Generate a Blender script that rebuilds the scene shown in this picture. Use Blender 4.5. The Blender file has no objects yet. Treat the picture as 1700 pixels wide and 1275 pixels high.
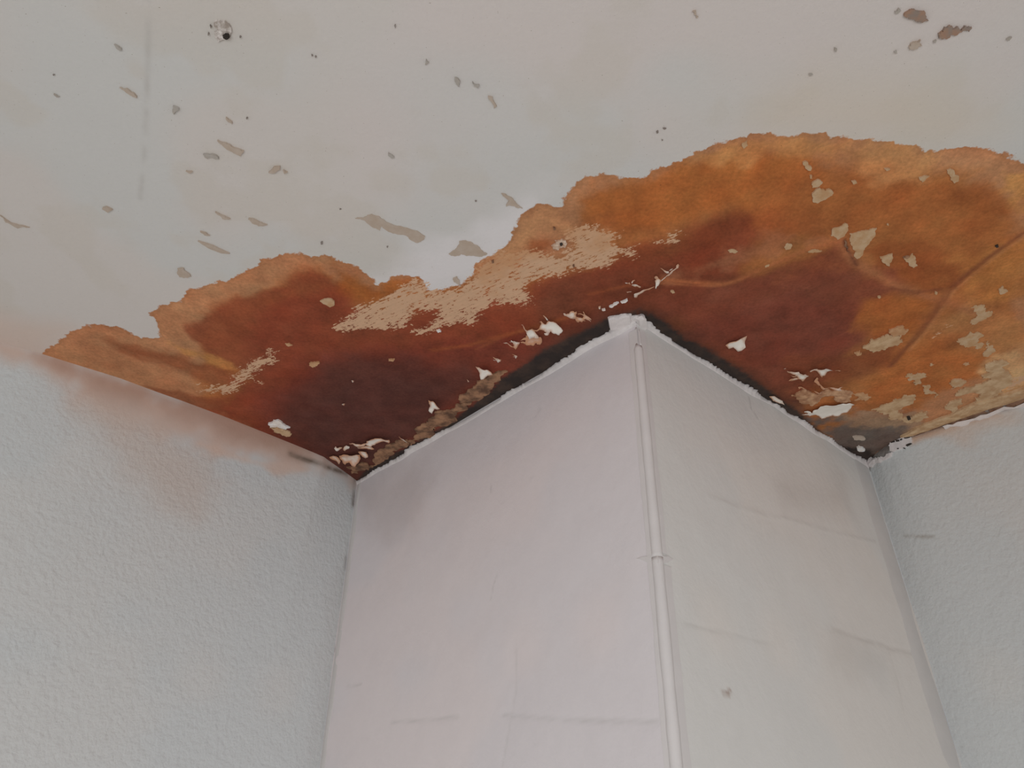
import bpy, bmesh, math, random
import numpy as np
from mathutils import Vector, Matrix, geometry

# ------------------------------------------------------------------ camera, world, light, exposure
W, H = 1700, 1275
FPX = 1175.0
PITCH = math.radians(34.0)
CAM = np.array([0.0, 0.0, 1.7])
CEIL = 2.5

scene = bpy.context.scene
COL = scene.collection

cam_data = bpy.data.cameras.new('camera')
cam = bpy.data.objects.new('camera', cam_data)
COL.objects.link(cam)
cam.location = CAM
cam.rotation_euler = (math.pi / 2 + PITCH, 0, 0)
cam_data.sensor_fit = 'HORIZONTAL'
cam_data.sensor_width = 36.0
cam_data.lens = 36.0 * FPX / W
cam_data.clip_start = 0.02
scene.camera = cam

world = bpy.data.worlds.new('room_daylight')
scene.world = world
world.use_nodes = True
bg = world.node_tree.nodes['Background']
bg.inputs['Color'].default_value = (0.945, 0.97, 1.0, 1)
bg.inputs['Strength'].default_value = 0.38

def area(name, loc, target, sx, sy, power, color):
    ld = bpy.data.lights.new(name, 'AREA')
    ld.shape = 'RECTANGLE'
    ld.size, ld.size_y = sx, sy
    ld.energy = power
    ld.color = color
    o = bpy.data.objects.new(name, ld)
    COL.objects.link(o)
    o.location = loc
    d = Vector(target) - Vector(loc)
    o.rotation_euler = d.to_track_quat('-Z', 'Y').to_euler()
    return o

# daylight of the window behind the photographer
area('window_light', (-0.1, -1.1, 0.65), (0.1, 1.4, 1.2), 1.8, 1.1, 31, (0.965, 0.985, 1.0))

scene.view_settings.view_transform = 'Standard'
scene.view_settings.look = 'None'
scene.view_settings.gamma = 1.0
scene.view_settings.use_curve_mapping = False
scene.view_settings.exposure = -0.28

# ------------------------------------------------------------------ helpers
random.seed(7)
EXPO = 0.55            # how much light a white surface sends back in the photograph


def lin(c):
    c = np.asarray(c, float) / 255.0
    return np.where(c <= 0.04045, c / 12.92, ((c + 0.055) / 1.055) ** 2.4)


def alb(r, g, b):
    """surface colour of a tone seen in the photograph"""
    return np.clip(lin((r, g, b)) / EXPO, 0.004, 0.92)


AX_R = np.array([1.0, 0, 0])
AX_U = np.array([0, -math.sin(PITCH), math.cos(PITCH)])
AX_F = np.array([0, math.cos(PITCH), math.sin(PITCH)])


def ray(x, y):
    return AX_F * FPX + AX_R * (x - W / 2) - AX_U * (y - H / 2)


class Plane:
    """a flat surface with its own metre coordinates"""
    def __init__(self, o, ex, ey):
        self.o, self.ex, self.ey = (np.array(v, float) for v in (o, ex, ey))
        self.n = np.cross(self.ex, self.ey)

    def hit(self, x, y):
        d = ray(x, y)
        t = ((self.o - CAM) @ self.n) / (d @ self.n)
        p = CAM + t * d - self.o
        return np.array([p @ self.ex, p @ self.ey])

    def poly(self, pts):
        return np.array([self.hit(*p) for p in pts])


CP = Plane((0, 0, CEIL), (1, 0, 0), (0, 1, 0))


def cpt(x, y):
    return CP.hit(x, y)


def crop(ox, oy, s, pts):
    return [(ox + x * s, oy + y * s) for x, y in pts]


S48 = 480 / 1700.0


def c1(*p): return crop(0, 400, S48, p)
def c2(*p): return crop(400, 360, S48, p)
def c3(*p): return crop(780, 240, S48, p)
def c4(*p): return crop(1220, 200, S48, p)
def c5(*p): return crop(1220, 440, S48, p)
def c6(*p): return crop(380, 540, S48, p)
def c7(*p): return crop(860, 460, S48, p)
def c8(*p): return crop(1400, 620, 300 / 1594.0, p)
def ca(*p): return crop(960, 480, 240 / 1700.0, p)
def fa(*p): return crop(830, 505, 160 / 1700.0, p)
def fb(*p): return crop(1300, 595, 120 / 1530.0, p)
def fc(*p): return crop(540, 700, 120 / 1530.0, p)
def fd(*p): return crop(1030, 430, 110 / 1700.0, p)
def cw(*p): return crop(0, 0, 0.5, p)
def ce(*p): return crop(850, 0, 0.5, p)


# ---- noise on numpy arrays
def _hash(i, j, seed):
    n = (i.astype(np.int64) * 374761393 + j.astype(np.int64) * 668265263 + seed * 1442695041) & 0xFFFFFFFF
    n = ((n ^ (n >> 13)) * 1274126177) & 0xFFFFFFFF
    n = n ^ (n >> 16)
    return (n & 0xFFFFFF) / float(0xFFFFFF)


def vnoise(x, y, seed=0):
    i, j = np.floor(x), np.floor(y)
    fx, fy = x - i, y - j
    fx, fy = fx * fx * (3 - 2 * fx), fy * fy * (3 - 2 * fy)
    a, b = _hash(i, j, seed), _hash(i + 1, j, seed)
    c, d = _hash(i, j + 1, seed), _hash(i + 1, j + 1, seed)
    return (a + (b - a) * fx) * (1 - fy) + (c + (d - c) * fx) * fy


def fbm(x, y, scale, octv=4, seed=0, gain=0.55):
    """-1..1"""
    v, amp, tot = 0, 1.0, 0
    for o in range(octv):
        v = v + amp * (vnoise(x * scale * 2 ** o + 17.3 * o, y * scale * 2 ** o - 9.1 * o, seed + o) * 2 - 1)
        tot += amp
        amp *= gain
    return v / tot * 1.5


def sdf(X, Y, P):
    """signed distance to polygon P (positive inside)"""
    P = np.asarray(P, float)
    d2 = np.full(X.shape, 1e9)
    ins = np.zeros(X.shape, bool)
    n = len(P)
    for k in range(n):
        ax, ay = P[k]
        bx, by = P[(k + 1) % n]
        ex, ey = bx - ax, by - ay
        L = ex * ex + ey * ey + 1e-14
        t = np.clip(((X - ax) * ex + (Y - ay) * ey) / L, 0, 1)
        d2 = np.minimum(d2, (X - ax - t * ex) ** 2 + (Y - ay - t * ey) ** 2)
        if abs(ey) > 1e-12:
            cond = (ay > Y) != (by > Y)
            xi = ax + (Y - ay) * ex / ey
            ins ^= cond & (X < xi)
    d = np.sqrt(d2)
    return np.where(ins, d, -d)


def dline(X, Y, P):
    P = np.asarray(P, float)
    d2 = np.full(X.shape, 1e9)
    for k in range(len(P) - 1):
        ax, ay = P[k]
        ex, ey = P[k + 1] - P[k]
        t = np.clip(((X - ax) * ex + (Y - ay) * ey) / (ex * ex + ey * ey + 1e-14), 0, 1)
        d2 = np.minimum(d2, (X - ax - t * ex) ** 2 + (Y - ay - t * ey) ** 2)
    return np.sqrt(d2)


def sstep(a, b, x):
    t = np.clip((x - a) / (b - a), 0, 1)
    return t * t * (3 - 2 * t)


def lerp(c, col, m):
    return c + (np.asarray(col)[None, :] - c) * m[:, None]


# ---- objects
def link(o, parent=None, label=None, category=None, kind=None, group=None):
    COL.objects.link(o)
    if parent is not None:
        o.parent = parent
    if label:
        o['label'] = label
    if category:
        o['category'] = category
    if kind:
        o['kind'] = kind
    if group:
        o['group'] = group
    return o


def mesh_obj(name, verts, faces, mat, parent=None, smooth=True, **kw):
    me = bpy.data.meshes.new(name)
    me.from_pydata([tuple(v) for v in verts], [], [tuple(f) for f in faces])
    me.materials.append(mat)
    if smooth:
        me.polygons.foreach_set('use_smooth', [True] * len(me.polygons))
    me.update()
    return link(bpy.data.objects.new(name, me), parent, **kw)


def np_mesh(name, V, Q, mat, parent=None, attrs=None, **kw):
    """fast quad mesh with per-vertex attributes; drops unused vertices"""
    used = np.unique(Q)
    remap = np.zeros(len(V), np.int64)
    remap[used] = np.arange(len(used))
    V = V[used]
    Q = remap[Q]
    me = bpy.data.meshes.new(name)
    me.vertices.add(len(V))
    me.vertices.foreach_set('co', V.astype(np.float32).ravel())
    nq = len(Q)
    me.loops.add(nq * 4)
    me.loops.foreach_set('vertex_index', Q.astype(np.int32).ravel())
    me.polygons.add(nq)
    me.polygons.foreach_set('loop_start', np.arange(0, nq * 4, 4, dtype=np.int32))
    me.polygons.foreach_set('loop_total', np.full(nq, 4, np.int32))
    me.polygons.foreach_set('use_smooth', np.ones(nq, bool))
    for k, a in (attrs or {}).items():
        a = a[used]
        if a.ndim == 2:
            at = me.attributes.new(k, 'FLOAT_COLOR', 'POINT')
            c = np.ones((len(a), 4), np.float32)
            c[:, :3] = a
            at.data.foreach_set('color', c.ravel())
        else:
            at = me.attributes.new(k, 'FLOAT', 'POINT')
            at.data.foreach_set('value', a.astype(np.float32))
    me.update()
    me.validate()
    me.materials.append(mat)
    return link(bpy.data.objects.new(name, me), parent, **kw)


# ------------------------------------------------------------------ materials
class NT:
    def __init__(self, name, rough=0.85, spec=0.25):
        self.mat = bpy.data.materials.new(name)
        self.mat.use_nodes = True
        self.t = self.mat.node_tree
        self.b = self.t.nodes['Principled BSDF']
        self.b.inputs['Roughness'].default_value = rough
        self.b.inputs['Specular IOR Level'].default_value = spec
        tc = self.n('ShaderNodeNewGeometry')
        self.pos = tc.outputs['Position']

    def n(self, kind, **kw):
        nd = self.t.nodes.new(kind)
        for k, v in kw.items():
            setattr(nd, k, v)
        return nd

    def set(self, sock, v):
        if isinstance(v, bpy.types.NodeSocket):
            self.t.links.new(v, sock)
        else:
            sock.default_value = v

    def math(self, op, a, b=0.0, c=0.0):
        nd = self.n('ShaderNodeMath', operation=op)
        self.set(nd.inputs[0], a)
        self.set(nd.inputs[1], b)
        self.set(nd.inputs[2], c)
        return nd.outputs[0]

    def mapping(self, scale=(1, 1, 1), rot=(0, 0, 0)):
        nd = self.n('ShaderNodeMapping')
        self.t.links.new(self.pos, nd.inputs['Vector'])
        nd.vector_type = 'TEXTURE'
        nd.inputs['Scale'].default_value = [1.0 / q for q in scale]
        nd.inputs['Rotation'].default_value = rot
        return nd.outputs[0]

    def noise(self, scale, detail=4, rough=0.55, vec=None):
        nd = self.n('ShaderNodeTexNoise')
        self.t.links.new(vec if vec is not None else self.pos, nd.inputs['Vector'])
        nd.inputs['Scale'].default_value = scale
        nd.inputs['Detail'].default_value = detail
        nd.inputs['Roughness'].default_value = rough
        return self.math('SUBTRACT', nd.outputs['Fac'], 0.5)

    def attr(self, name, color=False):
        nd = self.n('ShaderNodeAttribute', attribute_name=name)
        return nd.outputs['Color'] if color else nd.outputs['Fac']

    def step(self, x, lo, hi):
        nd = self.n('ShaderNodeMapRange', interpolation_type='SMOOTHSTEP')
        self.set(nd.inputs['Value'], x)
        nd.inputs['From Min'].default_value = lo
        nd.inputs['From Max'].default_value = hi
        return nd.outputs[0]

    def mix(self, f, a, b, mode='MIX'):
        nd = self.n('ShaderNodeMix', data_type='RGBA', blend_type=mode)
        self.set(nd.inputs['Factor'], f)
        for s, v in ((nd.inputs[6], a), (nd.inputs[7], b)):
            if not isinstance(v, bpy.types.NodeSocket):
                v = (*[float(q) for q in v], 1.0)
            self.set(s, v)
        return nd.outputs[2]

    def bright(self, col, fac):
        """scale a colour by a number"""
        nd = self.n('ShaderNodeVectorMath', operation='SCALE')
        self.set(nd.inputs[0], col)
        self.set(nd.inputs['Scale'], fac)
        return nd.outputs[0]

    def bump(self, height, strength, dist, normal=None):
        nd = self.n('ShaderNodeBump')
        self.set(nd.inputs['Height'], height)
        self.set(nd.inputs['Strength'], strength)
        nd.inputs['Distance'].default_value = dist
        if normal is not None:
            self.t.links.new(normal, nd.inputs['Normal'])
        return nd.outputs[0]

    def out(self, col, normal=None):
        self.set(self.b.inputs['Base Color'], col if isinstance(col, bpy.types.NodeSocket) else (*col, 1.0))
        if normal is not None:
            self.t.links.new(normal, self.b.inputs['Normal'])
        return self.mat


def noisy_mat(name, c_a, c_b, scale=60, rough=0.85, bump=0.3, bscale=160, dist=0.002):
    m = NT(name, rough)
    f = m.step(m.noise(scale, 5, 0.6), -0.16, 0.16)
    col = m.mix(f, c_a, c_b)
    return m.out(col, m.bump(m.noise(bscale, 4), bump, dist))


M_WHITE = noisy_mat('white_peeling_paint', alb(186, 178, 170), alb(205, 198, 190), 90)
M_TANCRUST = noisy_mat('crusty_tan_plaster', alb(163, 130, 102), alb(132, 96, 72), 60, bump=0.5, bscale=150)
_f = NT('peeling_paint_thinning_to_tan', 0.8)
_t = _f.math('ADD', _f.attr('tint'), _f.math('MULTIPLY', _f.noise(70, 3), 0.7))
M_FLAKE = _f.out(_f.mix(_f.step(_t, 0.1, 0.95), alb(192, 184, 177), alb(164, 122, 95)), _f.bump(_f.noise(140, 3), 0.15, 0.002))
M_CREAM = noisy_mat('cream_plaster', alb(166, 142, 113), alb(148, 118, 88), 55)
M_PALE = noisy_mat('pale_scraped_plaster', alb(160, 136, 109), alb(152, 120, 88), 70)
M_TAN = noisy_mat('tan_plaster', alb(163, 130, 99), alb(150, 112, 80), 80)
M_GREYTAN = noisy_mat('grey_tan_undercoat', alb(152, 140, 129), alb(147, 133, 120), 60)
M_GREY = noisy_mat('grey_undercoat', alb(142, 137, 131), alb(137, 130, 122), 60)
M_CRUST = noisy_mat('brown_crust', alb(134, 101, 77), alb(78, 57, 45), 42, bump=0.4, bscale=150)
M_SOOT = noisy_mat('black_mould', alb(44, 37, 34), alb(66, 54, 47), 60, bump=0.6)
M_RUST = noisy_mat('rusty_spot', alb(130, 104, 88), alb(116, 104, 96), 120)
M_SPECK = noisy_mat('dirt_speck', alb(104, 96, 90), alb(120, 112, 106), 120)
M_HOLE = noisy_mat('dark_hole', alb(38, 33, 30), alb(52, 46, 42), 120)
M_FILLER = noisy_mat('white_filler', alb(184, 179, 178), alb(174, 169, 168), 50, bump=0.5, bscale=90)
M_BRICK = noisy_mat('brown_joint', alb(82, 58, 46), alb(118, 92, 76), 60)
M_BEAD = noisy_mat('painted_bead', alb(179, 175, 174), alb(175, 171, 170), 12, bump=0.12, bscale=60)
M_SEAM = noisy_mat('smoothed_seam_filler', alb(172, 169, 167), alb(168, 165, 163), 12, bump=0.12, bscale=60)
M_BACK = noisy_mat('grey_floor_boards', alb(150, 140, 128), alb(140, 130, 118), 3)

# ---- ceiling material: paint, water stain, scraped plaster, mould; all follow attributes of the mesh
cm = NT('stained_ceiling', 0.8)
_a = np.array(CP.hit(580, 545)); _b = np.array(CP.hit(790, 450))
STREAK = math.atan2(*(_b - _a)[::-1])
streak = cm.mapping((28, 190, 30), (0, 0, STREAK))
n_edge = cm.noise(55, 6, 0.6)
n_fine = cm.noise(190, 4, 0.6)
n_mid = cm.noise(26, 5, 0.62)
n_str = cm.noise(1.0, 5, 0.62, streak)
speck = cm.noise(420, 2, 0.5)
paint = cm.bright(cm.attr('paint', True), cm.math('ADD', 1.0, cm.math('MULTIPLY', n_fine, 0.05)))
paint = cm.mix(cm.step(speck, 0.235, 0.27), paint, alb(128, 118, 108))
stain = cm.attr('stain', True)
mott = cm.math('ADD', 1.0, cm.math('ADD', cm.math('MULTIPLY', n_mid, 0.75), cm.math('MULTIPLY', n_fine, 0.75)))
stain = cm.bright(stain, mott)
stain = cm.mix(cm.step(speck, 0.22, 0.27), stain, alb(92, 55, 36))
e = cm.math('ADD', cm.attr('sd_stain'), cm.math('MULTIPLY', n_edge, 0.030))
base = cm.mix(cm.step(e, -0.0012, 0.0022), paint, stain)
rim = cm.math('MULTIPLY', cm.step(e, -0.001, 0.002), cm.math('SUBTRACT', 1.0, cm.step(e, 0.002, 0.009)))
base = cm.mix(cm.math('MULTIPLY', rim, 0.30), base, alb(128, 84, 50))
tn = cm.math('ADD', cm.math('MINIMUM', cm.attr('sd_tan'), 0.012), cm.math('ADD', cm.math('MULTIPLY', n_str, 0.060), cm.math('ADD', cm.math('MULTIPLY', n_fine, 0.040), cm.math('MULTIPLY', n_edge, 0.030))))
holes = cm.noise(1.0, 3, 0.6, cm.mapping((75, 260, 75), (0, 0, STREAK)))
tn = cm.math('SUBTRACT', tn, cm.math('MULTIPLY', cm.step(holes, 0.10, 0.17), 0.05))
tan_c = cm.bright(cm.attr('tan', True), cm.math('ADD', 1.0, cm.math('ADD', cm.math('MULTIPLY', n_str, 0.35), cm.math('MULTIPLY', n_fine, 0.15))))
base = cm.mix(cm.step(tn, -0.0012, 0.0022), base, tan_c)
mo = cm.math('ADD', cm.attr('sd_mould'), cm.math('ADD', cm.math('MULTIPLY', n_edge, 0.022), cm.math('MULTIPLY', n_fine, 0.016)))
mould_c = cm.mix(cm.step(n_mid, -0.12, 0.2), alb(40, 34, 32), alb(58, 46, 40))
base = cm.mix(cm.step(mo, -0.010, 0.006), base, mould_c)
hgt = cm.math('ADD', cm.math('MULTIPLY', n_fine, 0.35), cm.math('MULTIPLY', n_edge, 0.6))
M_CEIL = cm.out(base, cm.bump(hgt, 0.25, 0.004))

# ---- wall material: stippled plaster with an attribute colour
def wall_mat(name, stipple, scale, dist):
    w = NT(name, 0.85)
    col = w.bright(w.attr('paint', True), w.math('ADD', 1.0, w.math('MULTIPLY', w.noise(40, 4), 0.05)))
    if stipple:
        vec = w.mapping((1, 1, 1))
        h = w.math('ADD', w.noise(scale, 3, 0.5, vec), w.math('MULTIPLY', w.noise(scale * 0.4, 2, 0.5, vec), 0.8))
        st = w.math('MULTIPLY', w.attr('stipple'), stipple)
        return w.out(col, w.bump(h, st, dist))
    h = w.math('ADD', w.noise(scale, 4, 0.6), w.noise(9, 3))
    return w.out(col, w.bump(h, 0.35, dist))


M_WALL = wall_mat('stippled_white_wall', 0.46, 120, 0.0055)
M_PANEL = wall_mat('smooth_white_panel', 0, 60, 0.002)

# ------------------------------------------------------------------ room corners
PL_TOP = cpt(593, 799)       # left wall meets pillar
PA_TOP = cpt(1056, 529)      # pillar corner
PR_TOP = cpt(1440, 768)      # pillar meets right wall


def below(top, px):
    """point of a seam further down: on the sight line of px, nearest to the plumb line under top"""
    d = ray(*px)
    d2 = d[:2]
    t = (top @ d2) / (d2 @ d2)
    p = CAM + t * d
    return p


def foot(top, px):
    """where the seam reaches the floor"""
    p = below(top, px)
    t3 = np.array([top[0], top[1], CEIL])
    k = CEIL / (CEIL - p[2])
    return t3 + (p - t3) * k


PL_BOT, PA_BOT, PR_BOT = foot(PL_TOP, (530, 1275)), foot(PA_TOP, (1124, 1273)), foot(PR_TOP, (1597, 1274))
t3 = lambda p: np.array([p[0], p[1], CEIL])

LW_LINE = np.array([cpt(*p) for p in [(-260, 505), (-120, 535), (0, 568), (62, 585), (198, 627), (300, 664), (378, 694), (538, 758), (593, 799)]])
RW_LINE = np.array([cpt(*p) for p in [(1440, 768), (1455, 752), (1475, 738), (1495, 729), (1513, 722), (1567, 703), (1631, 681), (1669, 670), (1700, 659), (1800, 628), (1960, 585)]])


class Wall:
    """upright surface between two seams; its top edge may wander, its own coordinates are metres along and down"""
    def __init__(self, A, A2, B, B2, line=None):
        self.A, self.A2, self.B, self.B2 = A, A2, B, B2
        self.L = np.linalg.norm(B - A)
        ex = (B - A) / self.L
        mid = (A2 + (B2)) / 2 - (A + B) / 2
        ey = mid - (mid @ ex) * ex
        ey /= np.linalg.norm(ey)
        self.pl = Plane(A, ex, ey)
        n = np.cross(ex, ey)
        if n @ (CAM - A) < 0:
            n = -n
        self.n = n
        self.line = None
        if line is not None:
            rel = line - A[:2]
            s = rel @ ex[:2]
            o = rel @ n[:2] / (n[:2] @ n[:2])
            i = np.argsort(s)
            self.line = (s[i], o[i])

    def at(self, s, t):
        u = (s / self.L)[:, None]
        v = (t / CEIL)[:, None]
        P = (self.A * (1 - u) + self.B * u) * (1 - v) + (self.A2 * (1 - u) + self.B2 * u) * v
        if self.line is not None:
            o = np.interp(s, *self.line) * np.exp(-np.maximum(t, 0) / 0.22)
            P = P + o[:, None] * self.n
        return P


    def poly(self, pts):
        """metre coordinates of the surface points seen at pts"""
        out = []
        for p in pts:
            d = ray(*p)
            st_ = self.pl.hit(*p)
            for _ in range(12):
                P = self.at(st_[:1], st_[1:])[0]
                k = ((P - CAM) @ self.n) / (d @ self.n)
                e_ = CAM + k * d - P
                st_ = st_ + np.array([e_ @ self.pl.ex, e_ @ self.pl.ey]) * 0.9
            out.append(st_)
        return np.array(out)


def grid(wall, s_vals, t_vals):
    Sg, Tg = np.meshgrid(s_vals, t_vals)
    s, t = Sg.ravel(), Tg.ravel()
    nx, ny = len(s_vals), len(t_vals)
    idx = np.arange(nx * ny).reshape(ny, nx)
    Q = np.stack([idx[:-1, :-1], idx[:-1, 1:], idx[1:, 1:], idx[1:, :-1]], -1).reshape(-1, 4)
    return s, t, Q


def fine(a, b, step, far):
    """fine coordinates between a and b, coarse ones on to far"""
    v = list(np.arange(a, b, step))
    v += list(np.linspace(b, far, 14))
    return np.array(v)


ceil_line_dir = lambda L, i, j: (L[j] - L[i]) / np.linalg.norm(L[j] - L[i])
LA = PL_TOP + ceil_line_dir(LW_LINE, -1, 1) * 2.6
RA = PR_TOP + ceil_line_dir(RW_LINE, 0, 9) * 2.6
LA2 = np.array([LA[0], LA[1], 0.0]); RA2 = np.array([RA[0], RA[1], 0.0])
WALL_L = Wall(t3(PL_TOP), PL_BOT, t3(LA), LA2, LW_LINE)
WALL_R = Wall(t3(PR_TOP), PR_BOT, t3(RA), RA2, RW_LINE)
FACE_L = Wall(t3(PA_TOP), PA_BOT, t3(PL_TOP), PL_BOT)
FACE_R = Wall(t3(PA_TOP), PA_BOT, t3(PR_TOP), PR_BOT)

# ------------------------------------------------------------------ floor
fl = np.array([LA2, PL_BOT * [1, 1, 0], PA_BOT * [1, 1, 0], PR_BOT * [1, 1, 0], RA2, [2.9, -2.3, 0], [-2.9, -2.3, 0]])
mesh_obj('floor', fl, [tuple(range(len(fl)))[::-1]], M_BACK, smooth=False, kind='structure',
         label='pale floor of the room below the picture')

# ------------------------------------------------------------------ ceiling with its water stain
STEP = 0.0027
xs = np.concatenate([np.linspace(-2.9, -1.02, 12), np.arange(-1.0, 1.16, STEP), np.linspace(1.18, 2.9, 12)])
ys = np.concatenate([np.linspace(-2.3, 0.36, 12), np.arange(0.38, 1.70, STEP), np.linspace(1.72, 2.0, 3)])
XX, YY = np.meshgrid(xs, ys)
X, Y = XX.ravel(), YY.ravel()
ny, nx = XX.shape
idx = np.arange(nx * ny).reshape(ny, nx)
Q = np.stack([idx[:-1, :-1], idx[1:, :-1], idx[1:, 1:], idx[:-1, 1:]], -1).reshape(-1, 4)

# keep the ceiling up to a little behind the walls and over the edge of the pillar
room = np.array([[-2.9, -2.3]] + [tuple(LA)] + [tuple(p) for p in LW_LINE[:-1]] + [tuple(PL_TOP), tuple(PA_TOP), tuple(PR_TOP)]
                + [tuple(p) for p in RW_LINE[1:]] + [tuple(RA), (2.9, -2.3)])
d_room = sdf(X, Y, room)
keep = (d_room > -0.02)[Q].all(1)
Q = Q[keep]

# --- soft colours of the old paint
N = len(X)
paint_c = np.tile(alb(169, 164, 160), (N, 1))
paint_c = lerp(paint_c, alb(171, 164, 161), sstep(-0.1, 0.5, fbm(X, Y, 2.6, 3, 5)) * 0.8)
paint_c = lerp(paint_c, alb(165, 165, 163), sstep(-0.05, 0.5, fbm(X, Y, 3.1, 3, 15)) * 0.8)
paint_c = lerp(paint_c, alb(164, 158, 150), sstep(0.1, 0.5, fbm(X, Y, 9, 4, 25)) * 0.4)
# brighter fresh filler beside the stain
paint_c = lerp(paint_c, alb(182, 179, 180), sstep(-0.05, 0.03, sdf(X, Y, CP.poly([(620, 462), (700, 415), (790, 400), (850, 345), (905, 320), (850, 400), (790, 450), (720, 480), (640, 475)])) + 0.03 * fbm(X, Y, 14, 3, 3)) * 0.8)
paint_c = lerp(paint_c, alb(172, 160, 146), sstep(-0.08, 0.05, sdf(X, Y, CP.poly([(1280, 210), (1300, 165), (1350, 140), (1400, 150), (1540, 150), (1640, 215), (1560, 235), (1400, 220)]))) * 0.5)
paint_c = lerp(paint_c, alb(172, 152, 140), sstep(-0.06, 0.04, sdf(X, Y, CP.poly([(-80, 500), (60, 540), (110, 545), (70, 590), (-80, 560)]))) * 0.6)
# faint board joint
joint = dline(X, Y, CP.poly([(247, -60), (246, 60), (243, 170), (240, 250), (233, 330)]))
paint_c = lerp(paint_c, alb(148, 145, 141), np.exp(-(joint / 0.0035) ** 2) * (0.35 + 0.4 * fbm(X, Y, 40, 2, 8)).clip(0, 1))

# --- outline of the stain
OUT = [(40, 640), (62, 586), (82, 580), (99, 561), (113, 555), (141, 541), (170, 541), (195, 544), (215, 551), (234, 561), (265, 561),
       (261, 541), (258, 530), (248, 520), (265, 507), (299, 502), (305, 492), (313, 482), (333, 476), (370, 466), (395, 456), (426, 441),
       (434, 429), (473, 422), (499, 420), (513, 426), (541, 424), (558, 431), (586, 439), (606, 450), (620, 464), (626, 473), (643, 469),
       (651, 459), (671, 455), (696, 459), (706, 473), (709, 482), (739, 480), (764, 474), (784, 455), (788, 440), (801, 429), (821, 422),
       (832, 417), (838, 405), (853, 384), (857, 361), (879, 349), (896, 336), (910, 340), (921, 344), (932, 342), (933, 330), (941, 319),
       (961, 301), (978, 293), (995, 289), (1014, 291), (1034, 295), (1051, 294), (1071, 288), (1082, 280), (1110, 272), (1133, 265),
       (1156, 253), (1176, 242), (1200, 236), (1220, 230), (1240, 222), (1275, 220), (1316, 227), (1341, 219), (1370, 220), (1379, 227),
       (1418, 229), (1427, 234), (1460, 233), (1484, 233), (1492, 241), (1519, 243), (1536, 251), (1564, 244), (1590, 243), (1616, 244),
       (1669, 252), (1683, 265), (1700, 271), (1760, 285), (1860, 350), (1960, 470), (1990, 640), (1700, 740), (1500, 800), (1400, 800),
       (1060, 600), (600, 850)]
OUTP = CP.poly(OUT)
near = (X > -1.2) & (X < 1.4) & (Y > 0.38) & (Y < 1.8)
sd_stain = np.full(N, -1.0)
sd_stain[near] = sdf(X[near], Y[near], OUTP)

# --- browns inside the stain: polygon, softness (m), tone, strength, wander (m)
xn, yn = X[near], Y[near]
st = np.tile(alb(153, 106, 74), (len(xn), 1))
w1, w2 = fbm(xn, yn, 11, 4, 31), fbm(xn, yn, 34, 4, 41)


def tone(pts, soft, colr, k=1.0, wander=0.02):
    global st
    d = sdf(xn, yn, CP.poly(pts)) + wander * w1 + wander * 0.6 * w2
    st = lerp(st, alb(*colr), sstep(-soft, soft, d) * k)


# general orange body
tone([(330, 545), (380, 505), (430, 490), (480, 455), (540, 448), (600, 470), (660, 480), (940, 420), (945, 350), (985, 310), (1080, 300),
      (1180, 262), (1270, 245), (1330, 250), (1420, 275), (1600, 300), (1680, 340), (1690, 560), (1500, 700), (1300, 760), (600, 830), (330, 660)],
     0.020, (138, 84, 45), 0.9)
# left lobe: orange rim, deep brown core
tone(c1((1090, 490), (1250, 430), (1330, 370), (1500, 310), (1660, 250)) + c2((270, 350), (400, 325), (500, 320), (560, 340), (640, 400), (640, 470), (500, 640)) + [(460, 640), (392, 609), (356, 592), (325, 575), (308, 558)],
     0.013, (116, 60, 38), 0.9)
tone([(550, 430), (600, 450), (625, 478), (690, 460), (660, 492), (600, 510), (560, 490), (540, 450)], 0.015, (138, 78, 36), 0.9)
# low lobe on the far left
tone([(150, 552), (230, 575), (300, 585), (380, 615), (420, 640), (360, 640), (280, 610), (200, 590)], 0.015, (122, 69, 43), 0.9)
tone([(282, 567), (320, 580), (380, 606), (390, 614), (340, 604), (290, 582)], 0.010, (158, 108, 60), 0.7)
tone([(120, 590), (200, 595), (300, 625), (340, 650), (260, 645), (180, 615)], 0.018, (145, 98, 68), 0.8)
tone([(240, 640), (300, 650), (360, 665), (390, 690), (300, 670)], 0.01, (112, 64, 42), 0.8)
# brown middle of the left side
tone([(400, 560), (470, 490), (560, 480), (590, 500), (640, 520), (700, 510), (800, 500), (900, 470), (1010, 430), (1100, 405), (1160, 370),
      (1240, 345), (1270, 400), (1220, 470), (1060, 560), (600, 830), (360, 690), (380, 650), (420, 610)], 0.028, (112, 53, 34), 0.95)
tone([(480, 620), (530, 590), (600, 575), (690, 570), (790, 560), (900, 545), (1000, 510), (1040, 520), (600, 830), (420, 710), (440, 650)],
     0.030, (98, 46, 34), 0.85)
tone([(470, 660), (530, 610), (600, 590), (690, 590), (740, 610), (780, 600), (800, 630), (760, 670), (590, 810), (450, 720)], 0.030, (78, 42, 34), 0.95)
tone([(500, 690), (560, 640), (660, 620), (740, 640), (720, 690), (600, 790), (520, 750)], 0.03, (70, 39, 33), 0.8)
# around the tip of the pillar
tone([(900, 480), (960, 465), (1050, 445), (1110, 430), (1160, 450), (1250, 450), (1330, 430), (1390, 405), (1420, 440), (1380, 560), (1300, 660),
      (1060, 560), (900, 560)], 0.024, (96, 50, 33), 0.9)
tone([(1040, 410), (1110, 395), (1180, 360), (1230, 350), (1250, 370), (1200, 410), (1150, 425), (1060, 440)], 0.020, (106, 54, 32), 0.8)
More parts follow.
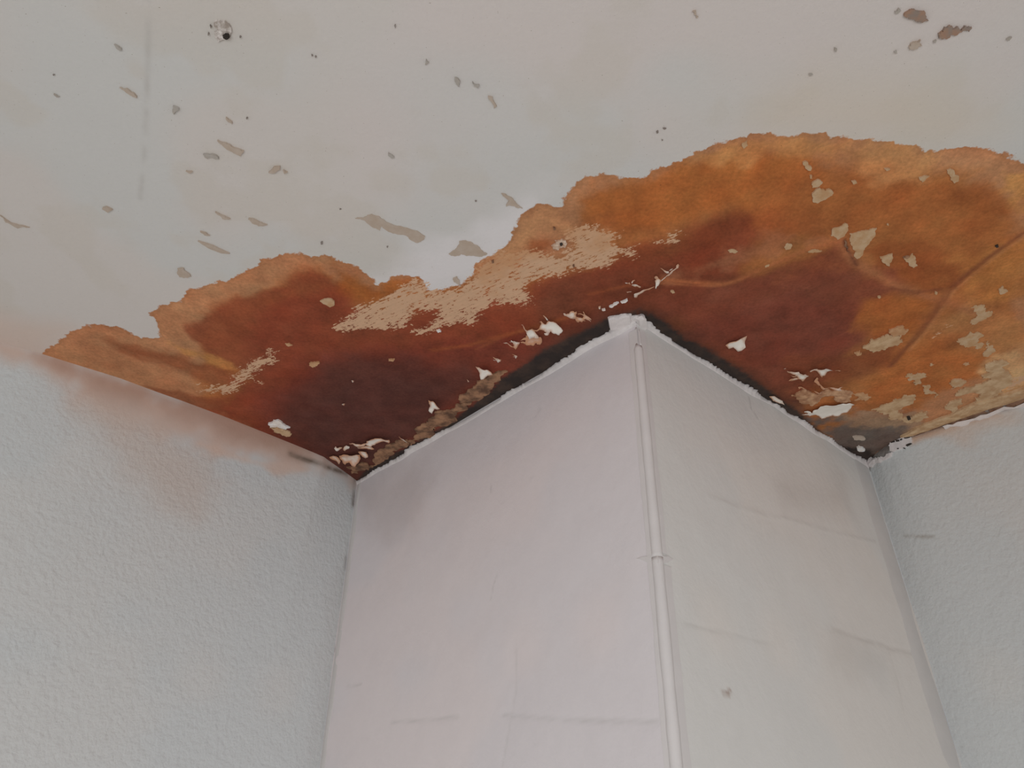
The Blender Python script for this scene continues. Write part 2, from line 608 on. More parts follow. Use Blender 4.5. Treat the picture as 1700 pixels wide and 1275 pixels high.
# orange right wing
tone([(960, 330), (1000, 300), (1100, 290), (1200, 260), (1300, 260), (1360, 290), (1300, 340), (1200, 345), (1130, 370), (1050, 390), (970, 360)],
     0.022, (142, 82, 40), 0.85)
tone([(1260, 330), (1330, 290), (1450, 300), (1620, 310), (1690, 340), (1690, 400), (1600, 460), (1500, 440), (1420, 390), (1300, 390)],
     0.030, (136, 80, 42), 0.85)
tone([(1270, 370), (1350, 350), (1400, 375), (1370, 400), (1290, 405)], 0.02, (124, 70, 38), 0.7)
tone([(1560, 308), (1640, 308), (1672, 330), (1676, 360), (1600, 350)], 0.008, (124, 68, 34), 0.6, 0.006)
tone([(1430, 415), (1470, 405), (1540, 410), (1600, 440), (1590, 475), (1540, 478), (1490, 465)], 0.012, (120, 66, 34), 0.85)
# pale rim on top
tone([(1160, 262), (1240, 230), (1340, 228), (1400, 240), (1390, 262), (1330, 250), (1240, 252)], 0.012, (156, 108, 66), 0.75)
tone([(1380, 238), (1480, 242), (1540, 258), (1530, 290), (1460, 300), (1400, 270)], 0.016, (156, 110, 70), 0.8)
tone([(1670, 290), (1720, 280), (1760, 360), (1690, 355), (1676, 330)], 0.012, (158, 112, 64), 0.8)
# dark field right of the tip
tone([(1080, 500), (1200, 478), (1290, 445), (1390, 415), (1420, 440), (1500, 480), (1470, 520), (1440, 560), (1400, 610), (1330, 660), (1280, 660)],
     0.024, (106, 56, 40), 0.9)
tone([(1100, 545), (1220, 520), (1330, 490), (1400, 500), (1440, 540), (1390, 590), (1300, 620), (1230, 590)], 0.03, (97, 49, 37), 0.75)
tone([(1330, 420), (1400, 425), (1410, 450), (1340, 450), (1290, 460)], 0.018, (116, 64, 38), 0.6)
tone([(1440, 500), (1500, 490), (1540, 510), (1520, 550), (1470, 560), (1430, 540)], 0.02, (134, 78, 38), 0.85)
tone([(1480, 575), (1560, 560), (1630, 580), (1640, 620), (1540, 660), (1480, 680), (1440, 670), (1440, 630)], 0.022, (146, 88, 46), 0.9)
tone([(1540, 540), (1600, 510), (1660, 520), (1720, 560), (1680, 590), (1590, 575)], 0.02, (146, 98, 60), 0.7)
tone([(1590, 430), (1700, 400), (1800, 420), (1760, 500), (1640, 500)], 0.02, (148, 96, 50), 0.8)
tone([(1300, 600), (1400, 590), (1480, 560), (1480, 600), (1400, 640), (1330, 660)], 0.02, (100, 54, 34), 0.7)
tone([(1640, 600), (1800, 560), (1800, 640), (1650, 660)], 0.014, (166, 132, 94), 0.85)
# brown dusk next to the mould
tone([(860, 640), (897, 575), (973, 536), (1010, 515), (1060, 500), (1110, 520), (1185, 575), (1280, 635), (1340, 680), (1300, 720), (1060, 560), (900, 660)], 0.022, (74, 42, 32), 0.8)
# greyed plaster in the right hand corner
tone([(1400, 690), (1440, 682), (1480, 680), (1530, 690), (1500, 725), (1440, 770), (1380, 730)], 0.018, (126, 102, 82), 0.9, 0.045)
tone([(1340, 695), (1375, 695), (1420, 706), (1460, 722), (1490, 730), (1450, 775), (1380, 740)], 0.022, (80, 70, 65), 0.95, 0.045)
# rusty veils above the joint lines near the tip
tone([(1200, 415), (1290, 390), (1370, 380), (1390, 400), (1290, 425), (1200, 450), (1110, 462)], 0.012, (134, 86, 60), 0.55)
# wandering lines: joint tape of the boards
zoff = np.zeros(N)


def vein(pts, wid, colr, k, dz=0.0, side=0.0):
    global st
    P = CP.poly(pts)
    d = dline(xn, yn, P) + 0.003 * w2
    st = lerp(st, alb(*colr), np.exp(-(d / wid) ** 2) * np.clip(k * (1 + 0.5 * w2), 0, 1))
    zoff[near] += dz * np.exp(-(d / (wid * 1.2)) ** 2)


vein([(1800, 320), (1700, 385), (1660, 412), (1643, 425), (1610, 450), (1573, 482), (1550, 520), (1525, 553), (1500, 580), (1478, 606)], 0.0065, (104, 60, 38), 0.85, -0.0015)
vein([(1800, 332), (1700, 394), (1650, 428), (1618, 455), (1585, 482), (1560, 520), (1536, 553), (1510, 582)], 0.004, (150, 100, 64), 0.55, 0.001)
vein([(1393, 400), (1406, 420), (1420, 434), (1448, 452), (1480, 470), (1515, 484), (1550, 494), (1590, 508), (1630, 522)], 0.010, (134, 84, 54), 0.75, -0.0015)
vein([(1400, 398), (1412, 424), (1422, 440)], 0.004, (84, 46, 34), 0.7)
vein([(1480, 478), (1520, 484), (1560, 480)], 0.005, (98, 54, 36), 0.6)
vein([(1392, 400), (1340, 413), (1276, 440), (1220, 466), (1200, 471), (1150, 468), (1098, 464)], 0.0055, (142, 84, 52), 0.75, -0.001)
vein([(1098, 470), (1150, 473), (1190, 474)], 0.003, (150, 92, 58), 0.5)
vein([(980, 488), (1030, 476), (1060, 470)], 0.004, (126, 68, 40), 0.6)
vein([(720, 582), (780, 573), (840, 555), (900, 540), (940, 527)], 0.006, (128, 70, 40), 0.6)
vein([(790, 580), (830, 562), (870, 548)], 0.003, (136, 78, 46), 0.4)
vein([(440, 500), (520, 476), (560, 470)], 0.010, (124, 70, 40), 0.3)
w3 = fbm(xn, yn, 20, 4, 51)
st = st * (1.04 + 0.17 * w2 + 0.12 * w1)[:, None]
st = st * (1 + np.clip(w3, -1, 1)[:, None] * np.array([[0.02, -0.09, -0.12]]))
stain_c = np.tile(alb(150, 100, 60), (N, 1))
stain_c[near] = st

# --- scraped places where the bare plaster shows
TAN = [
    [(550, 543), (575, 522), (600, 506), (640, 493), (665, 475), (690, 461), (706, 472), (710, 483), (739, 481), (764, 476), (784, 456),
     (801, 432), (832, 419), (858, 420), (870, 414), (900, 420), (935, 425), (950, 405), (935, 392), (950, 376), (978, 372), (1006, 379),
     (1030, 388), (1020, 404), (1034, 409), (1059, 405), (1045, 414), (1057, 427), (1034, 421), (1020, 426), (1014, 443), (961, 449),
     (927, 459), (904, 461), (882, 470), (870, 483), (885, 494), (886, 505), (850, 508), (822, 505), (800, 518), (790, 530), (788, 538),
     (767, 536), (739, 541), (730, 548), (696, 555), (686, 552), (713, 538), (725, 527), (722, 517), (699, 518), (685, 524), (678, 540),
     (660, 545), (626, 549), (598, 547), (560, 551)],
    [(378, 640), (392, 622), (410, 604), (430, 592), (447, 578), (458, 580), (452, 590), (461, 601), (437, 610), (420, 622), (438, 640),
     (412, 630), (400, 641), (382, 654), (330, 650), (350, 640)],
    c3((1030, 555), (1150, 540), (1160, 515), (1250, 510), (1220, 550), (1310, 565), (1250, 582), (1180, 605), (1130, 585), (1060, 590)),
    [(300, 630), (345, 634), (375, 646), (330, 644)],
    c5((1090, 450), (1180, 350), (1260, 300), (1330, 330), (1250, 400), (1160, 470)),
    c5((1600, 690), (1700, 640), (1850, 590), (1850, 650), (1700, 700), (1600, 740)),
]
sd_tan = np.full(N, -1.0)
tan_c3 = np.tile(alb(167, 136, 110), (N, 1))
for k, p in enumerate(TAN):
    sd_tan[near] = np.maximum(sd_tan[near], sdf(xn, yn, CP.poly(p)) - (0.003, 0.004, 0.008, 0.012, 0.022, 0.004)[k])
# a light brown veil over the upper part of the scrape
veil = sdf(xn, yn, CP.poly([(770, 470), (800, 430), (840, 415), (860, 360), (900, 340), (940, 350), (1000, 380), (1020, 400), (930, 420), (860, 440), (800, 470)]))
tmp = tan_c3[near]
tmp = lerp(tmp, alb(160, 118, 84), sstep(-0.03, 0.03, veil + 0.03 * w2) * 0.8)
tan_c3[near] = tmp
# upper lobe of the scrape, faded orange
d = sdf(xn, yn, CP.poly([(836, 415), (855, 384), (858, 362), (896, 338), (930, 345), (945, 372), (1000, 384), (940, 395), (900, 385), (860, 415)])) + 0.02 * w2
st = stain_c[near]
st = lerp(st, alb(160, 116, 80), sstep(-0.02, 0.025, d) * 0.85)
d = sdf(xn, yn, CP.poly(c3((340, 640), (380, 580), (450, 540), (490, 550), (480, 600), (440, 650), (400, 670)))) + 0.015 * w2
st = lerp(st, alb(128, 72, 42), sstep(-0.015, 0.015, d) * 0.9)
stain_c[near] = st

# --- mould along the pillar
MOULD = [
    c6((735, 925), (800, 850), (900, 790), (1000, 735), (1150, 650), (1300, 560), (1420, 470), (1520, 390), (1600, 310), (1700, 250))
    + [(868, 606), (897, 583), (930, 566), (973, 546), (1003, 528), (1060, 512), (1060, 545), (900, 625), (760, 715), (600, 812)],
    [(1058, 512), (1068, 514), (1100, 530), (1142, 562), (1185, 584), (1227, 610), (1269, 641), (1300, 662), (1333, 686), (1355, 708),
     (1385, 735), (1415, 742), (1445, 745), (1460, 765), (1440, 785), (1300, 700), (1180, 615), (1060, 540)],
]
sd_mould = np.full(N, -1.0)
for p in MOULD:
    sd_mould[near] = np.maximum(sd_mould[near], sdf(xn, yn, CP.poly(p)) - 0.004)

zc = CEIL + zoff + 0.0016 * fbm(X, Y, 5, 3, 61)
zc = np.where((X > -1.0) & (X < 1.16) & (Y > 0.38), zc, CEIL)
V = np.stack([X, Y, zc], 1)
attrs = dict(paint=paint_c, stain=stain_c, tan=tan_c3, sd_stain=sd_stain, sd_tan=sd_tan, sd_mould=sd_mould)
rag = sd_stain + 0.006 * fbm(X, Y, 55, 3, 71)
fs = rag[Q].mean(1)
fm = sd_mould[Q].mean(1)
is_m = (fm > 0) & (fs > 0)
is_s = (fs > 0) & ~is_m
ceiling = np_mesh('ceiling', V, Q[~is_s & ~is_m], M_CEIL, attrs=attrs, kind='structure',
                  label='old off-white painted ceiling with a large brown water stain')
water_stain = np_mesh('water_stain', V, Q[is_s], M_CEIL, ceiling, attrs=attrs, label='orange and dark brown water stain around the pillar')
np_mesh('mould_patch', V, Q[is_m], M_CEIL, ceiling, attrs=attrs, label='black mould along the top of the pillar')


# ------------------------------------------------------------------ chips, flakes and other marks on the ceiling
def ragged(P, rough, levels=3, rnd=random):
    """closed outline with fractal raggedness"""
    P = [np.array(p, float) for p in P]
    for _ in range(levels):
        Q2 = []
        for k in range(len(P)):
            a, b = P[k], P[(k + 1) % len(P)]
            e = b - a
            L = np.linalg.norm(e)
            Q2.append(a)
            if L > 0.0016:
                nrm = np.array([-e[1], e[0]])
                Q2.append((a + b) / 2 + nrm * rnd.uniform(-rough, rough))
        P = Q2
    return P


def fill(P, inner):
    """triangulate an outline with extra points inside"""
    pts = [Vector((p[0], p[1])) for p in P]
    n = len(pts)
    edges = [(i, (i + 1) % n) for i in range(n)]
    A = np.array(P)
    lo, hi = A.min(0), A.max(0)
    extra = []
    if inner:
        gx, gy = np.meshgrid(np.arange(lo[0], hi[0], inner), np.arange(lo[1], hi[1], inner))
        gx, gy = gx.ravel(), gy.ravel()
        if len(gx):
            ok = sdf(gx, gy, A) > inner * 0.4
            for x, y in zip(gx[ok], gy[ok]):
                extra.append(Vector((x + random.uniform(-.3, .3) * inner, y + random.uniform(-.3, .3) * inner)))
    v, e, f, *_ = geometry.delaunay_2d_cdt(pts + extra, edges, [], 1, 1e-7)
    return np.array([(p.x, p.y) for p in v]), [tuple(t) for t in f]


def chip(name, px, mat, thick=0.0008, rough=0.16, relief=0.0, parent=None, levels=3, **kw):
    """thin piece lying on the ceiling, with its own edge"""
    P = ragged(CP.poly(px), rough, levels)
    if np.cross(np.array(P[1]) - P[0], np.array(P[2]) - P[1]).sum() != 0:
        pass
    v, f = fill(P, 0.006 if relief else 0)
    A = np.array(P)
    z = np.full(len(v), CEIL - 0.002 - thick)
    if relief:
        dd = np.clip(sdf(v[:, 0], v[:, 1], A) / 0.006, 0, 1)
        z -= relief * dd * (0.3 + np.abs(fbm(v[:, 0], v[:, 1], 90, 3, 81)))
    top = np.column_stack([v, z])
    n = len(v)
    # rim that goes up into the ceiling
    cnt = {}
    for t in f:
        for a, b in ((t[0], t[1]), (t[1], t[2]), (t[2], t[0])):
            cnt[(a, b)] = 1
    rim = [(a, b) for (a, b) in cnt if (b, a) not in cnt]
    up = np.column_stack([v, np.full(n, CEIL + 0.002)])
    faces = list(f) + [(b, a, a + n, b + n) for a, b in rim]
    return mesh_obj(name, np.vstack([top, up]), faces, mat, parent or ceiling, smooth=False, **kw)


def flake(px, curl=0.008, rough=0.06, ang=None, tan=0.0, thick=0.0005, label=None):
    """curled paint peeling off: rooted on one side, its other side hangs down; tan where it thins out"""
    P = ragged(CP.poly(px), rough, 2)
    A = np.array(P)
    v, f = fill(P, 0.003)
    c = A.mean(0)
    r = max(np.ptp(A[:, 0]), np.ptp(A[:, 1])) / 2 + 1e-6
    a = random.uniform(0, 6.28) if ang is None else ang
    q = ((v - c) @ np.array([math.cos(a), math.sin(a)])) / r
    inside = np.maximum(sdf(v[:, 0], v[:, 1], A), 0)
    edge = np.clip(1 - inside / (0.3 * r), 0, 1)
    drop = curl * (0.15 + 0.55 * np.clip(q + 0.3, 0, 1.3) ** 1.5 + 0.5 * edge * np.abs(fbm(v[:, 0], v[:, 1], 40, 2, 91))
                   + 0.25 * np.abs(fbm(v[:, 0], v[:, 1], 70, 1, 95)))
    bot = np.column_stack([v, CEIL - 0.0025 - drop])
    top = bot + [0, 0, thick]
    n = len(v)
    cnt = {}
    for t in f:
        for x, y in ((t[0], t[1]), (t[1], t[2]), (t[2], t[0])):
            cnt[(x, y)] = 1
    rim = [(x, y) for (x, y) in cnt if (y, x) not in cnt]
    faces = list(f) + [(t[2] + n, t[1] + n, t[0] + n) for t in f] + [(y, x, x + n, y + n) for x, y in rim]
    o = mesh_obj('paint_flake', np.vstack([bot, top]), faces, M_FLAKE, None, smooth=True, label=label, category='paint flake',
                 group='paint flakes hanging from the stained ceiling')
    tint = np.clip(tan + 0.9 * np.clip(1 - inside / 0.006, 0, 1) * (0.75 - 0.5 * q), 0, 1)
    at = o.data.attributes.new('tint', 'FLOAT', 'POINT')
    at.data.foreach_set('value', np.concatenate([tint, tint]).astype(np.float32))
    return o


# curled flakes along the left edge of the pillar and at its tip
flake(fa((375, 310), (400, 322), (440, 375), (480, 395), (520, 385), (560, 378), (590, 400), (620, 440), (660, 480), (685, 520), (640, 520), (590, 508), (540, 515), (515, 530), (500, 490), (465, 450), (460, 410), (420, 365)), 0.009, ang=2.2, label='upright white curl of the big flake cluster left of the pillar tip')
flake(fa((690, 260), (725, 250), (770, 285), (810, 300), (835, 265), (860, 250), (890, 262), (940, 258), (1000, 285), (1050, 325), (1090, 360), (1108, 380), (1080, 400), (1050, 400), (1040, 440), (1010, 450), (990, 430), (960, 440), (930, 430), (890, 400), (870, 430), (845, 465), (800, 462), (775, 440), (820, 430), (800, 395), (770, 375), (735, 375), (690, 400), (650, 422), (600, 418), (598, 404), (650, 398), (690, 370), (705, 335), (725, 310), (715, 275)), 0.009, ang=0.8, label='largest, many-pointed white flake of the cluster left of the pillar tip')
flake(fa((60, 590), (85, 600), (120, 590), (115, 615), (160, 650), (215, 675), (240, 680), (245, 640), (225, 610), (165, 592), (170, 580), (210, 575), (220, 560), (190, 530), (200, 522), (235, 545), (265, 545), (280, 575), (300, 590), (350, 600), (340, 640), (310, 690), (275, 735), (255, 715), (235, 692), (190, 685), (130, 640), (65, 610)), 0.009, ang=4.5, label='leftmost pointed white flake of the cluster left of the pillar tip')
flake(fa((355, 605), (420, 570), (460, 560), (455, 525), (480, 520), (540, 530), (600, 525), (680, 525), (715, 520), (740, 560), (735, 620), (700, 665), (650, 668), (640, 640), (590, 690), (540, 680), (500, 685), (470, 690), (430, 665), (370, 650), (360, 635), (400, 630), (440, 640), (455, 605), (400, 608)), 0.004, ang=0.2, tan=0.75, label='flat tan flake at the bottom of the cluster left of the pillar tip')
flake(fa((755, 165), (775, 165), (820, 200), (850, 225), (830, 228), (790, 200)), 0.004, label='tiny white splinter above the largest flake of the cluster')
flake(fa((1115, 90), (1130, 92), (1165, 118), (1215, 120), (1240, 95), (1290, 90), (1320, 100), (1345, 85), (1355, 110), (1335, 140), (1345, 185), (1330, 215), (1290, 205), (1240, 190), (1195, 160), (1150, 135), (1128, 120)), 0.008, ang=2.6, tan=0.2, label='smooth left one of the two flakes nearest the filler block')
flake(fa((1340, 190), (1400, 195), (1450, 200), (1475, 175), (1440, 140), (1395, 130), (1375, 140), (1370, 125), (1420, 118), (1465, 135), (1480, 130), (1460, 90), (1475, 95), (1500, 140), (1540, 165), (1600, 190), (1605, 205), (1570, 205), (1600, 230), (1560, 225), (1500, 210), (1470, 225), (1510, 238), (1460, 240), (1445, 265), (1400, 255), (1385, 285), (1360, 280), (1340, 255), (1325, 225)), 0.006, ang=0.3, tan=0.3, label='spiky right one of the two flakes nearest the filler block')
flake(fd((1500, 130), (1480, 80), (1455, 95), (1420, 135), (1415, 190), (1340, 240), (1300, 260), (1250, 330), (1195, 372), (1100, 450), (1030, 500), (1040, 515), (1110, 465), (1205, 392), (1240, 385), (1300, 330), (1340, 265), (1430, 205), (1480, 180)), 0.003, ang=0.8, label='thin upper strip of the white crack above the pillar tip')
flake(fd((865, 405), (900, 385), (940, 395), (970, 440), (1020, 475), (1035, 500), (1000, 540), (960, 580), (920, 590), (895, 632), (880, 628), (890, 570), (880, 490), (910, 470), (870, 440)), 0.006, ang=2.0, label='white triangular flake midway along the white crack')
flake(fd((340, 820), (380, 805), (430, 800), (480, 790), (540, 755), (580, 735), (640, 730), (720, 710), (790, 680), (850, 650), (860, 655), (800, 700), (720, 745), (660, 755), (600, 790), (560, 820), (480, 850), (440, 865), (430, 920), (410, 945), (350, 940), (340, 890)), 0.005, ang=3.8, label='thick lower strip of the white crack, ending in a blunt foot')
flake(fd((275, 600), (300, 575), (370, 570), (410, 590), (450, 620), (515, 645), (505, 690), (470, 690), (430, 665), (370, 670), (320, 635)), 0.005, label='pale oblong flake left of the thick lower strip of the crack')
flake(fd((110, 520), (150, 530), (190, 565), (230, 545), (260, 600), (240, 600), (200, 580), (150, 570)), 0.004, label='small notched flake left of the pale oblong one')
flake(fd((270, 535), (310, 495), (360, 485), (370, 495), (320, 520), (290, 545)), 0.004, label='tiny splinter above the pale oblong flake')
flake(fd((150, 790), (200, 775), (275, 770), (275, 795), (210, 795), (175, 820)), 0.004, label='tiny white fleck left of the blunt foot of the crack')
flake(fd((1015, 185), (1060, 190), (1110, 235), (1170, 255), (1230, 255), (1230, 290), (1180, 295), (1120, 270), (1070, 230)), 0.004, label='slim white flake branching left from the upper strip of the crack')
flake(fd((1235, 235), (1280, 200), (1340, 200), (1310, 230), (1260, 250)), 0.004, label='tiny white fleck between the slim branch and the upper crack strip')
# above the left corner
flake(fc((515, 395), (600, 410), (680, 400), (760, 425), (830, 420), (880, 390), (880, 355), (960, 310), (1050, 300), (1150, 320), (1250, 325), (1360, 335), (1375, 355), (1350, 375), (1270, 365), (1180, 375), (1100, 410), (1020, 440), (970, 475), (940, 460), (860, 440), (780, 455), (700, 455), (620, 445), (560, 420)), 0.009, ang=1.6, tan=0.2, label='long pointed white flake above the left corner where wall meets pillar')
flake(fc((690, 460), (780, 470), (900, 475), (960, 490), (1045, 545), (1000, 560), (920, 555), (850, 525), (760, 500)), 0.006, tan=0.35, label='thin flake right under the long pointed flake of the left corner')
flake(fc((195, 520), (225, 490), (260, 525), (310, 500), (365, 505), (360, 530), (300, 560), (260, 580), (225, 560)), 0.004, label='left one of two small white flecks beside the left wall')
flake(fc((380, 540), (400, 500), (450, 475), (520, 480), (500, 530), (440, 565), (425, 590), (390, 580)), 0.004, label='right one of two small white flecks beside the left wall')
flake(fc((700, 600), (780, 580), (870, 590), (910, 640), (915, 670), (860, 690), (790, 680), (730, 650)), 0.006, tan=0.45, label='rounded tan flake between the long flake and the left corner')
flake(fc((300, 690), (400, 660), (560, 655), (660, 640), (740, 660), (760, 720), (700, 800), (640, 840), (580, 830), (520, 790), (470, 800), (430, 850), (390, 820), (370, 770), (310, 740)), 0.008, tan=0.5, label='broad tan and white flake lowest in the left corner')
flake(fc((90, 710), (170, 680), (240, 695), (290, 730), (330, 780), (300, 850), (250, 800), (180, 760), (110, 735)), 0.004, tan=0.5, label='grey-tan flake lying against the left wall in the left corner')
# right of the tip
flake(fb((70, 215), (110, 215), (160, 205), (220, 220), (280, 225), (310, 205), (340, 240), (400, 250), (440, 235), (510, 270), (480, 330), (450, 370), (430, 420), (405, 440), (380, 430), (340, 380), (290, 400), (230, 415), (100, 412), (150, 380), (230, 370), (310, 365), (280, 335), (200, 330), (150, 300), (260, 310), (230, 280), (140, 250), (90, 245)), 0.009, ang=5.2, tan=0.15, label='left, feathered one of two winged flakes above the right edge of the pillar')
flake(fb((550, 225), (590, 200), (640, 180), (710, 170), (730, 195), (790, 190), (860, 160), (930, 120), (970, 112), (1010, 140), (1000, 165), (950, 190), (920, 220), (880, 265), (850, 310), (810, 350), (780, 340), (760, 290), (730, 250), (690, 225), (640, 215), (600, 235), (570, 248)), 0.009, ang=5.0, label='right, whiter one of two winged flakes above the right edge of the pillar')
flake(fb((5, 175), (40, 175), (60, 195), (20, 195)), 0.003, label='tiny fleck at the left tip of the feathered winged flake')
flake(fb((1085, 200), (1110, 200), (1220, 235), (1180, 245)), 0.003, tan=0.5, label='thin tan sliver right of the whiter winged flake')
flake(fb((700, 380), (720, 372), (735, 395), (720, 430), (760, 480), (800, 525), (850, 555), (900, 555), (1000, 560), (1080, 570), (1150, 575), (1180, 545), (1235, 540), (1190, 570), (1215, 600), (1150, 605), (1080, 595), (980, 575), (890, 590), (840, 610), (800, 580), (770, 535), (720, 505), (690, 480), (640, 455), (660, 415)), 0.006, tan=0.35, label='branching pale flake just under the two winged flakes')
flake(fb((310, 575), (370, 555), (410, 575), (470, 615), (420, 610), (370, 585), (330, 610)), 0.004, tan=0.3, label='small bent flake on the upper left rim of the tan crusty patch')
flake(fb((640, 650), (700, 660), (760, 690), (800, 640), (790, 690), (755, 712), (690, 690)), 0.005, tan=0.2, label='small pointed flake on the middle of the tan crusty patch')
chip('plaster_patch', fb((170, 770), (240, 770), (260, 730), (330, 690), (400, 640), (480, 640), (560, 680), (640, 720), (720, 740), (800, 690), (880, 640), (960, 630), (1080, 660), (1250, 640), (1340, 650), (1420, 660), (1440, 780), (1430, 880), (1330, 910), (1180, 890), (1100, 870), (1090, 780), (1000, 760), (880, 770), (780, 830), (720, 920), (640, 960), (600, 980), (540, 930), (480, 940), (330, 870), (280, 810)), M_TANCRUST, 0.002, 0.2, 0.004, label='crusty tan plaster patch')
flake(fb((385, 1140), (500, 1135), (520, 1120), (430, 1085), (440, 1075), (560, 1075), (600, 1100), (620, 1060), (720, 1020), (780, 970), (860, 935), (1000, 920), (1200, 900), (1330, 910), (1400, 895), (1500, 940), (1440, 960), (1400, 1050), (1340, 1100), (1230, 1130), (1150, 1175), (1080, 1180), (1040, 1150), (980, 1160), (920, 1190), (860, 1230), (800, 1240), (750, 1190), (700, 1165), (600, 1170), (550, 1190), (520, 1160)), 0.006, ang=4.4, tan=-0.2, label='widest white flake, below the tan crusty patch near the right corner')
chip('paint_fleck', c3((885, 918), (925, 902), (928, 910), (895, 925)), M_WHITE, 0.002)
chip('paint_fleck', c3((818, 945), (850, 925), (876, 922), (850, 938), (828, 950)), M_WHITE, 0.002)
chip('paint_fleck', c3((775, 962), (795, 960), (795, 967), (780, 969)), M_WHITE, 0.002)
flake(c3((755, 940), (768, 938), (765, 950), (757, 950)), 0.003, label='tiny white fleck left of the filler block at the pillar tip')
flake(c3((1500, 1168), (1525, 1150), (1560, 1140), (1625, 1105), (1612, 1140), (1615, 1162), (1570, 1192), (1545, 1175), (1520, 1188)), 0.009, ang=0.6, label='lone tan bird-shaped flake on the dark brown right of the pillar tip')
flake(c3((135, 1238), (160, 1242), (182, 1256), (165, 1262)), 0.006, label='small white fleck below the flake cluster, near the brown crust')
flake(c3((255, 1225), (280, 1240), (270, 1245)), 0.005, label='tiny white splinter directly beneath the flake cluster')
flake(c2((1380, 862), (1410, 875), (1455, 880), (1482, 912), (1440, 915), (1412, 925), (1405, 895)), 0.010, ang=2.4, label='white flake just above the brown crust, left of the pillar')
flake(c2((1484, 812), (1505, 820), (1532, 828), (1515, 842), (1500, 832)), 0.007, label='small white flake between the crust flake and the big cluster')
flake(c2((1595, 795), (1625, 805), (1615, 816)), 0.005, label='tiny white fleck at the right end of the crust flakes')
flake(c2((1103, 1063), (1130, 1070), (1172, 1106), (1140, 1108), (1125, 1125), (1105, 1112), (1115, 1088)), 0.011, ang=2.2, label='lone white triangular flake low on the darkest brown, left of the pillar')
flake(c2((1328, 945), (1342, 958), (1334, 962)), 0.004, label='tiny white fleck at the upper end of the brown crust')
flake(c2((596, 1088), (612, 1090), (608, 1102), (598, 1098)), 0.004, label='lone tiny white dot in the darkest brown, left of the pillar')
flake(c2((652, 952), (666, 955), (660, 963)), 0.003, label='faint tiny dot above the lone white dot in the dark brown')
# corner beside the left wall
flake(c6((1000, 642), (1020, 655), (1050, 668), (1025, 668)), 0.006, label='small cream flake on the edge of the brown crust')
chip('paint_fleck', c6((232, 572), (262, 555), (292, 552), (330, 580), (362, 596), (335, 605), (310, 598), (285, 588), (245, 592)), M_WHITE, 0.002, 0.2, 0.002)
chip('plaster_patch', c6((240, 598), (285, 592), (330, 612), (370, 636), (340, 650), (300, 630), (265, 620)), M_CREAM, 0.001, 0.3, 0.001)
# right of the tip
chip('plaster_patch', c5((690, 750), (740, 745), (800, 770), (760, 795), (700, 790)), M_TAN, 0.001, 0.3, 0.002)
flake(c5((200, 765), (230, 758), (275, 780), (288, 800), (255, 798), (220, 785)), 0.008, label='cream flake in the black mould along the right edge of the pillar')
chip('paint_fleck', c5((715, 1068), (730, 1058), (755, 1070), (760, 1085), (730, 1088)), M_WHITE, 0.003)
chip('paint_fleck', c5((690, 1005), (740, 1002), (765, 1012), (760, 1025), (700, 1022)), M_GREYTAN, 0.001)
# pale chips on the right wing
for pts in [((398, 240), (420, 237), (450, 272), (445, 290), (425, 285)), ((438, 320), (452, 318), (453, 335), (442, 336)),
            ((448, 372), (470, 350), (492, 342), (515, 358), (500, 372), (480, 388), (455, 390)),
            ((452, 442), (470, 405), (495, 388), (530, 408), (555, 397), (573, 412), (570, 435), (520, 462), (490, 478), (455, 470)),
            ((562, 672), (575, 628), (625, 615), (645, 598), (662, 605), (655, 650), (630, 680), (600, 695)),
            ((672, 662), (720, 650), (785, 640), (832, 627), (825, 665), (800, 700), (775, 730), (752, 765), (740, 792), (715, 808), (698, 790), (712, 760), (690, 735), (672, 700)),
            ((850, 800), (890, 790), (925, 778), (920, 820), (905, 852), (885, 840), (860, 820)),
            ((985, 800), (1010, 808), (1045, 778), (1060, 800), (1072, 848), (1045, 862), (1020, 840)),
            ((1243, 285), (1265, 275), (1290, 305), (1312, 350), (1290, 362), (1265, 345)),
            ((1078, 330), (1105, 322), (1142, 320), (1118, 340), (1098, 357), (1085, 345)),
            ((682, 352), (705, 348), (718, 365), (695, 370)), ((288, 740), (310, 715), (335, 725), (328, 748), (300, 755)),
            ((427, 768), (470, 750), (512, 762), (470, 768)), ((40, 130), (70, 112), (75, 140), (50, 158)),
            ((1548, 990), (1568, 968), (1602, 1000), (1580, 1012), (1555, 1015)), ((175, 848), (200, 838), (198, 852), (180, 858)),
            ((1172, 1000), (1186, 1002), (1184, 1018), (1175, 1015)), ((838, 1030), (856, 1030), (850, 1040)),
            ((892, 600), (902, 602), (898, 615)), ((876, 278), (912, 278), (890, 290))]:
    chip('paint_chip', c4(*pts), M_PALE, 0.0007, 0.2)
for pts in [((985, 800), (1005, 792), (1028, 795), (1010, 806)), ((640, 700), (660, 735), (670, 770), (655, 760), (645, 735))]:
    chip('chip_shadow_gap', c4(*pts), M_CRUST, 0.0012, 0.2)
chip('nail_hole', c4((1528, 732), (1545, 726), (1548, 738), (1534, 742)), M_HOLE, 0.001)
chip('paint_chip', c3((1515, 615), (1545, 608), (1575, 622), (1560, 632), (1525, 628)), M_PALE, 0.0009, 0.15)
chip('paint_chip', c3((1178, 857), (1192, 853), (1205, 865), (1190, 870)), M_PALE, 0.0009, 0.15)
chip('paint_chip', c2((465, 488), (490, 476), (530, 475), (550, 490), (548, 515), (525, 525), (505, 512), (485, 505)), M_PALE, 0.0012, 0.12)
chip('paint_chip', c2((260, 740), (285, 738), (305, 750), (280, 756)), M_TAN, 0.0008, 0.2)
chip('paint_chip', c2((405, 865), (430, 850), (460, 848), (450, 870), (425, 885)), M_TAN, 0.0006, 0.3)
